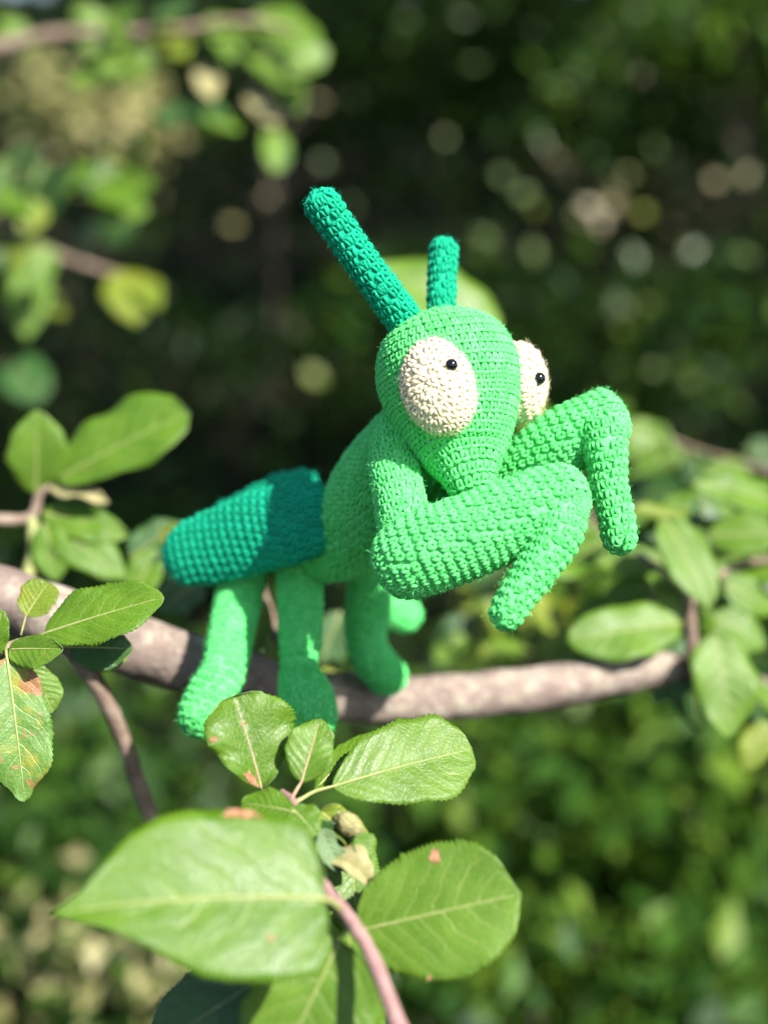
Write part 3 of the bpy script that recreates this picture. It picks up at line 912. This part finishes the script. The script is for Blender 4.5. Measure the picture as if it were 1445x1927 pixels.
# raptorial front legs, each with a folded claw
fl = plush('front_leg', [
    dict(spec=[(768, 780, 0.800, 42), (742, 850, 0.786, 46), (750, 930, 0.768, 47), (768, 1010, 0.757, 52), (785, 1070, 0.752, 50)], hint=TOW),
    dict(spec=[(714, 1078, 0.752, 50), (758, 1058, 0.748, 72), (804, 1038, 0.745, 79), (880, 1010, 0.743, 78), (970, 972, 0.743, 73), (1045, 942, 0.746, 68), (1100, 930, 0.75, 62)], hint=TOW, cap0=0.6, cap1=0.8)], M['yarn'], mantis)
plush('claw', [dict(spec=[(1062, 930, 0.742, 42), (1052, 1000, 0.732, 45), (1016, 1060, 0.727, 40), (972, 1122, 0.724, 35), (938, 1178, 0.722, 31)], hint=TOW, cap0=0.7)], M['yarn'], fl)
fl2 = plush('front_leg', [
    dict(spec=[(820, 850, 0.842, 40), (838, 930, 0.834, 42), (870, 965, 0.826, 42)], hint=TOW),
    dict(spec=[(845, 970, 0.828, 44), (920, 925, 0.815, 50), (990, 880, 0.805, 57), (1050, 836, 0.798, 62), (1105, 806, 0.794, 60), (1170, 768, 0.793, 50)], hint=TOW, cap1=0.5)], M['yarn'], mantis)
plush('claw', [dict(spec=[(1128, 785, 0.786, 46), (1138, 840, 0.780, 41), (1145, 910, 0.778, 34), (1160, 980, 0.775, 33), (1168, 1040, 0.773, 30)], hint=TOW, cap0=0.7)], M['yarn'], fl2)
# head: wide at the top, narrow at the chin, turned to the right
HF = RGT * 0.80 + TOW * 0.60
HL = RGT * 0.60 - TOW * 0.80
head_spec = [(821, 592, 0.7905, 10), (822.2, 598, 0.7902, 50), (825, 612, 0.7895, 86), (829, 632, 0.7885, 112), (833.8, 656, 0.7873, 128), (839.4, 684, 0.7859, 137), (845, 712, 0.7845, 139), (852, 748, 0.7826, 133), (859.6, 786, 0.7798, 119), (871, 846, 0.7745, 89), (882, 892, 0.768, 56), (892, 940, 0.764, 36)]
head = plush('head', [dict(spec=head_spec, hint=HL, ratio=0.94, cap0=0, cap1=0.7, h=0.0058, w=0.0046, relief=0.7, ridge=0.20, jit=0.3)], M['yarn'], mantis)
# antennae
plush('antenna', [dict(spec=[(776, 625, 0.782, 34), (721, 548, 0.772, 33), (660, 463, 0.764, 32), (592, 364, 0.756, 35)], hint=TOW, cap1=0.8)], M['teal'], mantis)
plush('antenna', [dict(spec=[(830, 625, 0.815, 26), (831, 540, 0.82, 26), (836, 452, 0.826, 26)], hint=TOW, cap1=0.8)], M['teal'], mantis)


# eyes: shallow cream domes with a black bead
def eye(cpx, cpy, cD, face, along, ha, hb, dome, pdir, pr_px):
    c = P(cpx, cpy, cD)
    f = camdir(*face)
    a = camdir(*along)
    a = nrm(a - f * (a @ f))
    k = KPX * cD
    pts = [(c - f * 0.012, ha * k), (c, ha * k), (c + f * dome * 0.6, ha * k), (c + f * dome, ha * k)]
    e = plush('eye', [dict(spec=pts, hint=a, in_world=True, ratio=hb / ha, cap0=0, cap1=(dome + 0.006) / (ha * k), w=0.0048, h=0.0051, relief=0.6, jit=0.4)], M['cream'], mantis)
    b = np.cross(f, a)
    pu, pv = pdir
    hgt = (dome + 0.006) * math.sqrt(max(0, 1 - pu ** 2 - pv ** 2)) - 0.006
    pc = c + a * (pu * ha * k) + b * (pv * hb * k) + f * (hgt + 0.0026)
    r = pr_px * k
    mb = MB()
    nu, nv = 16, 24
    uu, vv = np.meshgrid(np.linspace(0.001, math.pi - 0.001, nu), np.arange(nv) / nv * 2 * math.pi, indexing='ij')
    v = pc + r * (np.sin(uu) * np.cos(vv))[..., None] * a + r * (np.sin(uu) * np.sin(vv))[..., None] * b + r * np.cos(uu)[..., None] * f
    i2, j2 = np.meshgrid(np.arange(nu - 1), np.arange(nv), indexing='ij')
    k2 = (j2 + 1) % nv
    mb.add(v.reshape(-1, 3), np.stack([i2 * nv + j2, (i2 + 1) * nv + j2, (i2 + 1) * nv + k2, i2 * nv + k2], -1).reshape(-1, 4))
    mb.build('pupil', M['bead'], e)
    return e


eye(825, 727, 0.753, (-0.30, 0.08, 0.95), (-0.27, 0.96, 0.0), 96, 70, 0.016, (0.21, -0.62), 12)
eye(974, 720, 0.799, (0.93, 0.05, 0.16), (-0.12, 0.99, 0.0), 76, 70, 0.0155, (0.02, 0.66), 12)

# ------------------------------------------------------------------ twig in front, bottom centre
ft = thing('leafy_twig', 'pink barked apple twig with large leaves rising in front, bottom centre', 'twig', P(750, 1960, 0.60), group='apple twigs')
twig(ft, [(800, 2040, 0.585), (752, 1935, 0.60), (700, 1800, 0.625), (655, 1725, 0.64), (614, 1676, 0.655), (580, 1615, 0.675), (562, 1560, 0.69), (552, 1510, 0.70), (530, 1490, 0.71)],
     [17, 16, 14, 13, 13, 9, 8, 8, 6], mat='twig_pink', sides=14, n=60, wob=0.06)
leaf(ft, 612, 1692, 0.615, 97, 1720, 0.585, 154, 152, n=(-0.05, 0.50, 0.86), mat='leaf_big', teeth=44,
     shape=([(0, 40), (0.02, 100), (0.06, 142), (0.12, 157), (0.2, 162), (0.3, 160), (0.4, 157), (0.48, 148), (0.55, 122), (0.67, 82), (0.8, 45), (0.92, 20), (1, 1)],
            [(0, 40), (0.02, 100), (0.06, 142), (0.12, 158), (0.2, 167), (0.3, 172), (0.48, 170), (0.61, 158), (0.72, 132), (0.8, 92), (0.89, 34), (0.95, 14), (1, 1)]), fold=0.10, arch=0.02, wave=0.02, bend=-0.02, stalk=[(640, 1712, 0.625), (628, 1700, 0.62)], stalk_w=13,
     patches=[(0.29, -0.97, 0.07, 0.06, 'scar'), (0.22, 0.5, 0.012, 0.03, 'scar')], label='large smooth leaf pointing left')
leaf(ft, 672, 1752, 0.675, 980, 1682, 0.668, 130, 132, n=(0.1, 0.42, 0.9), mat='leaf_pale',
     shape=([(0, 10), (0.03, 45), (0.08, 70), (0.2, 96), (0.36, 122), (0.59, 126), (0.7, 120), (0.81, 107), (0.915, 74), (0.96, 34), (0.98, 16), (1, 1)],
            [(0, 30), (0.03, 62), (0.10, 77), (0.29, 106), (0.45, 124), (0.61, 128), (0.79, 106), (0.92, 68), (0.965, 36), (0.985, 14), (1, 1)]), fold=0.12, arch=0.015, wave=0.012, stalk=[(650, 1742, 0.64), (660, 1750, 0.66)], stalk_w=7, point=0.3, teeth=34,
     patches=[(0.55, 0.80, 0.03, 0.11, 'scar'), (0.38, -0.96, 0.012, 0.05, 'scar')], label='round leaf with a brown tear near its edge')
leaf(ft, 626, 1480, 0.72, 888, 1410, 0.75, 92, 82, n=(0.1, 0.5, 0.85), mat='leaf_pale', pa=0.72, pb=0.42, fold=0.08, arch=0.03, wave=0.012, stalk=[(555, 1512, 0.70), (590, 1490, 0.71)], stalk_w=7, teeth=26)
leaf(ft, 492, 1482, 0.715, 440, 1310, 0.722, 78, 96, n=(0.35, 0.35, 0.85), mat='leaf_worn', pa=0.75, pb=0.40, fold=0.30, arch=0.03, wave=0.07, stalk=[(530, 1490, 0.71), (505, 1500, 0.712)], stalk_w=7, stalk_mat='stalk_red',
     patches=[(0.10, 0.55, 0.10, 0.35, 'scar'), (0.62, 0.82, 0.03, 0.10, 'scar')], label='crumpled leaf with a brown torn base')
leaf(ft, 567, 1472, 0.708, 602, 1352, 0.722, 46, 44, n=(0.1, 0.4, 0.9), mat='leaf_worn', pa=0.62, pb=0.6, fold=0.2, wave=0.05, stalk=[(548, 1505, 0.70), (557, 1488, 0.704)], stalk_w=7, stalk_mat='stalk_red')
leaf(ft, 592, 1488, 0.73, 712, 1376, 0.765, 30, 34, n=(-0.1, 0.75, 0.55), mat='leaf', pa=0.6, pb=0.6, fold=0.25, stalk=[(555, 1508, 0.70)], stalk_w=6)
leaf(ft, 552, 1528, 0.69, 455, 1512, 0.70, 36, 36, n=(0.0, 0.6, 0.75), mat='leaf', pa=0.5, pb=0.4, fold=0.1, wave=0.04, stalk=[(560, 1520, 0.695)])
leaf(ft, 548, 1520, 0.692, 596, 1572, 0.685, 34, 30, n=(0.2, 0.5, 0.8), mat='leaf', pa=0.5, pb=0.5, fold=0.2, wave=0.05)
leaf(ft, 600, 1525, 0.70, 690, 1612, 0.705, 36, 22, n=(0.4, 0.3, 0.8), mat='leaf_yellow', pa=0.5, pb=0.7, fold=0.55, wave=0.08, arch=0.08, stalk=[(580, 1535, 0.69)], label='yellow green folded leaf holding a woolly gall')
leaf(ft, 585, 1555, 0.695, 655, 1600, 0.70, 30, 40, n=(-0.1, 0.25, 0.9), mat='leaf_dark', pa=0.5, pb=0.6, fold=0.4, wave=0.09)
leaf(ft, 668, 1575, 0.69, 704, 1612, 0.69, 26, 22, n=(0.2, 0.5, 0.8), mat='leaf', pa=0.6, pb=0.7, fold=0.2, rib=False)
leaf(ft, 600, 1560, 0.69, 640, 1640, 0.688, 22, 26, n=(0.3, 0.5, 0.8), mat='under', pa=0.5, pb=0.5, fold=0.5, wave=0.1, rib=False)
leaf(ft, 618, 1612, 0.69, 700, 1668, 0.685, 34, 20, n=(0.3, 0.6, 0.7), mat='dry', pa=0.4, pb=0.5, fold=0.8, wave=0.07, arch=0.12, rib=False, label='curled dry beige leaf')
leaf(ft, 655, 1560, 0.73, 672, 1770, 0.70, 58, 62, n=(0.2, 0.25, 0.95), mat='leaf_pale', pa=0.6, pb=0.6, fold=0.1, wave=0.02)
leaf(ft, 655, 1745, 0.655, 672, 2030, 0.66, 62, 46, n=(0.1, 0.35, 0.93), mat='leaf', pa=0.5, pb=0.6, fold=0.12, stalk=[(648, 1735, 0.64)])
leaf(ft, 640, 1768, 0.645, 500, 2060, 0.635, 138, 120, n=(0.15, 0.45, 0.87), mat='leaf_pale', pa=0.5, pb=0.7, fold=0.14, stalk=[(652, 1752, 0.645)], stalk_w=8)
leaf(ft, 560, 1800, 0.66, 270, 1990, 0.66, 60, 90, n=(-0.4, 0.2, 0.85), mat='leaf_dark', pa=0.5, pb=0.7, fold=0.1)
# woolly gall on the folded leaf
mb = MB()
cb = P(657, 1552, 0.695)
g_ = np.random.default_rng(3)
uu, vv = np.meshgrid(np.linspace(0.01, math.pi - 0.01, 22), np.arange(28) / 28 * 2 * math.pi, indexing='ij')
dv_ = np.stack([np.sin(uu) * np.cos(vv), np.cos(uu), np.sin(uu) * np.sin(vv)], -1)
rr_ = 1 + 0.10 * np.sin(5 * vv + 2 * uu) + 0.06 * g_.normal(0, 1, uu.shape)
ax = [camdir(0.8, -0.6, 0.1), camdir(0.6, 0.8, 0.1), camdir(0, 0, 1)]
sc_ = np.array([29, 19, 18]) * KPX * 0.695
v_ = cb + sum((dv_[..., k] * rr_ * sc_[k])[..., None] * ax[k] for k in range(3))
i2, j2 = np.meshgrid(np.arange(21), np.arange(28), indexing='ij')
k2 = (j2 + 1) % 28
mb.add(v_.reshape(-1, 3), np.stack([i2 * 28 + j2, (i2 + 1) * 28 + j2, (i2 + 1) * 28 + k2, i2 * 28 + k2], -1).reshape(-1, 4))
dd = nrm(g_.normal(0, 1, (500, 3)))
st = cb + sum((dd[:, k] * sc_[k])[:, None] * ax[k] for k in range(3))
ed = st + nrm(st - cb + g_.normal(0, 0.004, (500, 3))) * 0.0018
sd_ = nrm(g_.normal(0, 1, (500, 3))) * 0.00006
mb.add(np.stack([st - sd_, st + sd_, ed], 1).reshape(-1, 3), None, np.arange(1500).reshape(-1, 3))
mb.build('gall', M['bud'], ft)

# ------------------------------------------------------------------ twig at the left edge, in front of the limb
lt = thing('leafy_twig', 'sharp leafy twig at the left edge with a red blotched leaf', 'twig', P(-60, 1240, 0.77), group='apple twigs')
twig(lt, [(-120, 1270, 0.77), (-40, 1240, 0.77), (14, 1220, 0.772), (60, 1207, 0.785), (130, 1215, 0.83)], [14, 12, 11, 10, 9])
leaf(lt, 85, 1192, 0.78, 309, 1124, 0.775, 62, 58, n=(0.1, 0.5, 0.85), mat='leaf', pa=0.6, pb=0.62, fold=0.16, arch=0.02, wave=0.025, stalk=[(50, 1210, 0.782), (68, 1203, 0.782)], stalk_w=7)
leaf(lt, 50, 1158, 0.79, 92, 1096, 0.80, 36, 36, n=(0.0, 0.3, 0.95), mat='leaf_yellow', pa=0.45, pb=0.35, fold=0.1, wave=0.03, stalk=[(40, 1195, 0.785)], stalk_w=4, point=0.0)
leaf(lt, 22, 1222, 0.765, 120, 1222, 0.755, 26, 40, n=(0.1, 0.3, 0.9), mat='leaf_worn', pa=0.5, pb=0.6, fold=0.35, wave=0.05, stalk=[(12, 1222, 0.77)], stalk_w=6)
leaf(lt, 14, 1238, 0.762, 48, 1508, 0.752, 66, 70, n=(0.25, 0.35, 0.9), mat='leaf_sick', pa=0.55, pb=0.62, fold=0.16, wave=0.03, stalk=[(12, 1222, 0.768)], stalk_w=9, point=0.35, label='hanging leaf with red brown and yellow blotches')
leaf(lt, 55, 1255, 0.785, 100, 1340, 0.785, 36, 30, n=(0.3, 0.4, 0.85), mat='leaf_pale', pa=0.5, pb=0.5, fold=0.2)
leaf(lt, 132, 1218, 0.80, 250, 1222, 0.80, 40, 46, n=(-0.2, 0.35, 0.85), mat='leaf_dark', pa=0.55, pb=0.6, fold=0.2, wave=0.05, stalk=[(110, 1215, 0.80)])
leaf(lt, 150, 1235, 0.81, 240, 1240, 0.81, 10, 34, n=(0.1, 0.5, 0.8), mat='leaf_yellow', pa=0.5, pb=0.6, fold=0.2, rib=False)
leaf(lt, -10, 1235, 0.765, 4, 1148, 0.765, 28, 22, n=(0.1, 0.4, 0.9), mat='leaf', pa=0.5, pb=0.5)

# ------------------------------------------------------------------ twig behind, left middle
ml = thing('leafy_twig', 'soft focus twig with two broad leaves above the limb at left', 'twig', P(-60, 985, 1.03), group='apple twigs')
twig(ml, [(-150, 960, 1.02), (0, 978, 1.03), (60, 972, 1.035), (75, 930, 1.035), (105, 905, 1.035)], [14, 12, 10, 8, 5])
twig(ml, [(60, 975, 1.035), (66, 1040, 1.03), (50, 1090, 1.02)], [11, 14, 12], mat='stalk')
K = dict(hi=False)
leaf(ml, 108, 904, 1.035, 358, 778, 1.03, 84, 62, n=(0.1, 0.5, 0.85), mat='leaf_worn', pa=0.55, pb=0.38, fold=0.12, **K)
leaf(ml, 68, 932, 1.035, 72, 772, 1.02, 52, 56, n=(0.2, 0.45, 0.85), mat='leaf_pale', pa=0.6, pb=0.6, **K)
leaf(ml, 95, 918, 1.035, 205, 945, 1.03, 16, 20, n=(0, 0.6, 0.7), mat='dry', fold=0.5, rib=False, wave=0.08, label='curled dry leaf', **K)
leaf(ml, 80, 965, 1.04, 245, 1010, 1.04, 34, 40, n=(-0.1, 0.4, 0.85), mat='leaf_worn', **K)
leaf(ml, 90, 985, 1.035, 240, 1092, 1.03, 48, 44, n=(0.2, 0.4, 0.85), mat='leaf', **K)
leaf(ml, 85, 985, 1.03, 110, 1095, 1.02, 34, 36, n=(0.0, 0.4, 0.9), mat='leaf', **K)
leaf(ml, 100, 930, 1.045, 200, 960, 1.05, 30, 34, n=(0.1, 0.2, 0.9), mat='leaf_dark', **K)
leaf(ml, 245, 1050, 1.04, 345, 985, 1.05, 40, 42, n=(-0.1, 0.3, 0.9), mat='leaf_dark', **K)
leaf(ml, 275, 1030, 1.05, 340, 985, 1.04, 16, 20, n=(0.1, 0.5, 0.8), mat='leaf_yellow', **K)
leaf(ml, 250, 1120, 1.03, 300, 1030, 1.04, 34, 34, n=(0.1, 0.3, 0.9), mat='leaf', **K)

# ------------------------------------------------------------------ twig behind the limb, between the legs
bt = thing('leafy_twig', 'dim leafy twig behind the limb showing between the toy legs', 'twig', P(520, 1230, 1.0), group='apple twigs')
twig(bt, [(545, 1300, 0.98), (525, 1200, 1.0), (500, 1120, 1.02), (470, 1050, 1.05)], [7, 6, 5, 4])
leaf(bt, 500, 1130, 0.975, 478, 1235, 0.96, 20, 24, n=(0.3, 0.4, 0.85), mat='leaf', **K)
leaf(bt, 505, 1195, 0.95, 526, 1330, 0.93, 14, 16, n=(0.2, 0.4, 0.85), mat='leaf_pale', **K)
leaf(bt, 640, 1150, 1.06, 590, 1290, 1.05, 40, 40, n=(0.1, 0.2, 0.9), mat='leaf_dark', **K)
leaf(bt, 630, 1240, 1.02, 612, 1320, 1.0, 20, 22, n=(0.1, 0.5, 0.8), mat='leaf_yellow', **K)
leaf(bt, 380, 1090, 1.04, 300, 1150, 1.03, 40, 44, n=(0.1, 0.2, 0.9), mat='leaf_dark', **K)

# ------------------------------------------------------------------ leafy spur on the right
rt = thing('leafy_twig', 'blurred leafy spur at the right end of the limb', 'twig', P(1290, 1250, 1.06), group='apple twigs')
twig(rt, [(1300, 1275, 1.07), (1300, 1200, 1.06), (1290, 1130, 1.06), (1250, 1080, 1.07), (1200, 1040, 1.08)], [14, 12, 11, 8, 5])
twig(rt, [(1290, 1140, 1.06), (1340, 1090, 1.08), (1400, 1060, 1.1), (1480, 1050, 1.12)], [9, 8, 7, 6])
leaf(rt, 1282, 1172, 1.04, 1065, 1208, 1.02, 62, 52, n=(0.05, 0.5, 0.85), mat='leaf_pale', pa=0.55, pb=0.5, **K)
leaf(rt, 1248, 975, 1.06, 1336, 1146, 1.03, 52, 52, n=(0.15, 0.45, 0.85), mat='leaf_pale', **K)
leaf(rt, 1342, 1190, 1.04, 1372, 1392, 1.02, 66, 62, n=(0.1, 0.45, 0.88), mat='leaf_pale', **K)
leaf(rt, 1300, 1220, 1.08, 1312, 1378, 1.08, 40, 46, n=(-0.3, -0.1, 0.9), mat='leaf_dark', **K)
leaf(rt, 1330, 1010, 1.09, 1470, 1010, 1.08, 44, 44, n=(0.1, 0.5, 0.85), mat='leaf_pale', **K)
leaf(rt, 1290, 985, 1.11, 1190, 955, 1.10, 18, 22, n=(0, 0.6, 0.7), mat='leaf_yellow', **K)
leaf(rt, 1470, 950, 1.12, 1298, 908, 1.10, 40, 34, n=(0.1, 0.5, 0.85), mat='leaf', **K)
leaf(rt, 1250, 1055, 1.09, 1115, 1060, 1.09, 36, 30, n=(0.1, 0.5, 0.85), mat='leaf_pale', **K)
leaf(rt, 1230, 1100, 1.09, 1130, 1128, 1.10, 28, 26, n=(0.1, 0.5, 0.85), mat='leaf_pale', **K)
leaf(rt, 1280, 1165, 1.05, 1230, 1090, 1.05, 26, 26, n=(0.1, 0.5, 0.85), mat='leaf', **K)
leaf(rt, 1340, 1160, 1.08, 1440, 1220, 1.08, 46, 46, n=(0.1, 0.5, 0.85), mat='leaf', **K)
leaf(rt, 1360, 1100, 1.09, 1460, 1150, 1.1, 40, 40, n=(0.1, 0.4, 0.85), mat='leaf', **K)
leaf(rt, 1450, 1360, 1.10, 1395, 1450, 1.09, 30, 34, n=(0.1, 0.5, 0.8), mat='leaf_yellow', **K)
leaf(rt, 1150, 1010, 1.15, 1040, 1075, 1.15, 40, 40, n=(0.1, 0.4, 0.85), mat='leaf', **K)

# farther twigs to the right of and behind the plush
rf = thing('leafy_twig', 'far blurred twig of grey green leaves behind the claws', 'twig', P(1250, 830, 1.45), group='apple twigs')
twig(rf, [(1500, 900, 1.45), (1320, 850, 1.45), (1180, 800, 1.45), (1050, 830, 1.45)], [5, 4, 3, 2.5])
for (a, b, c, d, w, m) in [(1240, 820, 1170, 900, 40, 'leaf'), (1180, 800, 1270, 880, 42, 'leaf_pale'), (1060, 800, 985, 870, 36, 'leaf_pale'), (1300, 850, 1330, 930, 30, 'leaf_dark'), (1120, 800, 1190, 760, 30, 'leaf'), (1020, 760, 985, 840, 26, 'leaf')]:
    leaf(rf, a, b, 1.45, c, d, 1.42, w, w, mat=m, n=(-0.3, 0.2, 0.9), **K)
rl = thing('leafy_twig', 'far blurred twig of green leaves below the raised claw', 'twig', P(1000, 1130, 1.4), group='apple twigs')
twig(rl, [(1560, 1330, 1.36), (1300, 1300, 1.38), (1130, 1262, 1.4), (1040, 1180, 1.4), (960, 1130, 1.4), (880, 1160, 1.4)], [9, 9, 8, 7, 5, 4])
for (a, b, c, d, w, m) in [(1000, 1150, 1060, 1090, 34, 'leaf'), (960, 1130, 880, 1210, 40, 'leaf_dark'), (1040, 1180, 1110, 1140, 30, 'leaf_yellow'), (930, 1150, 960, 1240, 36, 'leaf'), (1060, 1200, 1010, 1240, 36, 'leaf'), (880, 1160, 830, 1240, 34, 'leaf_dark'), (1080, 1110, 1140, 1050, 34, 'leaf')]:
    leaf(rl, a, b, 1.4, c, d, 1.38, w, w, mat=m, n=(0.0, 0.4, 0.85), **K)

def scatter(tw, boxes, mats, seed):
    g = np.random.default_rng(seed)
    for (x0, y0, x1, y1, D0, D1, n, L) in boxes:
        for _ in range(n):
            x, y, D = g.uniform(x0, x1), g.uniform(y0, y1), g.uniform(D0, D1)
            a = g.uniform(-0.6, 3.7)
            l = L * g.uniform(0.7, 1.2)
            w = l * g.uniform(0.24, 0.34)
            leaf(tw, x, y, D, x + l * math.cos(a), y + l * math.sin(a), D - g.uniform(-0.02, 0.05), w, w, mat=mats[g.integers(len(mats))],
                 n=(g.normal(0.2, 0.3), g.normal(0.4, 0.25), 0.85), pa=g.uniform(0.5, 0.65), pb=g.uniform(0.5, 0.75), hi=False)


scatter(rt, [(1150, 930, 1420, 1180, 1.12, 1.25, 12, 120), (1320, 1050, 1440, 1300, 1.10, 1.22, 7, 130), (1020, 960, 1260, 1200, 1.14, 1.3, 9, 130), (1290, 880, 1440, 1060, 1.1, 1.2, 5, 135)], ['leaf', 'leaf_pale', 'leaf', 'leaf_dark'], 4)
scatter(rf, [(1060, 790, 1430, 960, 1.4, 1.6, 12, 120)], ['leaf', 'leaf_dark', 'leaf_dark', 'leaf_pale'], 5)
scatter(rl, [(850, 1050, 1120, 1230, 1.3, 1.5, 12, 95)], ['leaf', 'leaf_dark', 'leaf', 'leaf_yellow'], 6)

# single broad leaf twig behind the antenna
ab = thing('leafy_twig', 'blurred broad pale leaf on a twig behind the short antenna', 'twig', P(960, 700, 1.2), group='apple twigs')
twig(ab, [(1330, 1240, 1.13), (1200, 1090, 1.17), (1090, 940, 1.21), (1000, 760, 1.21), (945, 650, 1.2)], [8, 7, 6, 5, 4])
leaf(ab, 940, 640, 1.2, 700, 500, 1.2, 62, 76, n=(0.1, 0.5, 0.85), mat='leaf_pale', pa=0.45, pb=0.6, **K)

# upper left twigs
u1 = thing('leafy_twig', 'far blurred bare grey twig ending in leaves at top left', 'twig', P(0, 90, 1.9), group='apple twigs')
twig(u1, [(-150, 115, 1.9), (0, 88, 1.9), (110, 65, 1.9), (300, 60, 1.9), (460, 40, 1.9), (560, 60, 1.9)], [18, 16, 12, 9, 7, 4])
for (a, b, c, d, w, m) in [(100, 60, 165, 80, 30, 'leaf_pale'), (200, 60, 260, 20, 40, 'leaf'), (290, 50, 350, 110, 40, 'leaf_yellow'), (400, 30, 440, 110, 34, 'leaf_pale'), (440, 60, 530, 165, 26, 'leaf_pale'),
                           (490, 20, 600, 120, 50, 'leaf_pale'), (520, 110, 565, 215, 32, 'leaf_pale'), (380, 120, 400, 190, 24, 'dry'), (360, 180, 420, 250, 34, 'leaf_dark'), (180, 110, 210, 170, 26, 'leaf'), (230, 90, 200, 150, 30, 'leaf'), (470, 170, 520, 240, 26, 'dry')]:
    leaf(u1, a, b, 1.95, c, d, 1.9, w, w, mat=m, n=(0.1, 0.45, 0.88), **K)
u2 = thing('leafy_twig', 'far blurred twig with hanging yellow green leaves at left', 'twig', P(0, 430, 1.9), group='apple twigs')
twig(u2, [(-150, 380, 1.9), (0, 420, 1.9), (70, 465, 1.9), (150, 495, 1.9), (230, 520, 1.9)], [10, 9, 9, 8, 6])
for (a, b, c, d, w, m) in [(225, 510, 260, 612, 44, 'leaf_yellow'), (250, 520, 300, 580, 30, 'leaf_yellow'), (60, 480, 50, 640, 42, 'leaf_pale'), (150, 480, 190, 420, 30, 'leaf_dark'), (20, 400, 70, 330, 36, 'leaf'), (60, 440, 130, 310, 34, 'leaf_dark'),
                           (100, 350, 190, 330, 36, 'leaf'), (160, 350, 270, 390, 34, 'leaf'), (180, 310, 200, 250, 34, 'leaf_yellow'), (250, 320, 280, 250, 32, 'leaf_yellow'), (20, 680, 80, 760, 50, 'leaf_dark'), (0, 350, 60, 410, 30, 'leaf')]:
    leaf(u2, a, b, 1.9, c, d, 1.85, w, w, mat=m, n=(0.1, 0.45, 0.88), **K)
scatter(u1, [(60, 20, 560, 130, 1.8, 2.1, 14, 85), (330, 130, 560, 240, 1.85, 2.0, 6, 80)], ['leaf', 'leaf_pale', 'leaf_dark', 'leaf_yellow'], 8)
scatter(u2, [(0, 280, 260, 420, 1.8, 2.0, 12, 85), (0, 430, 120, 560, 1.8, 2.0, 4, 85)], ['leaf', 'leaf_dark', 'leaf_dark', 'leaf_yellow'], 9)
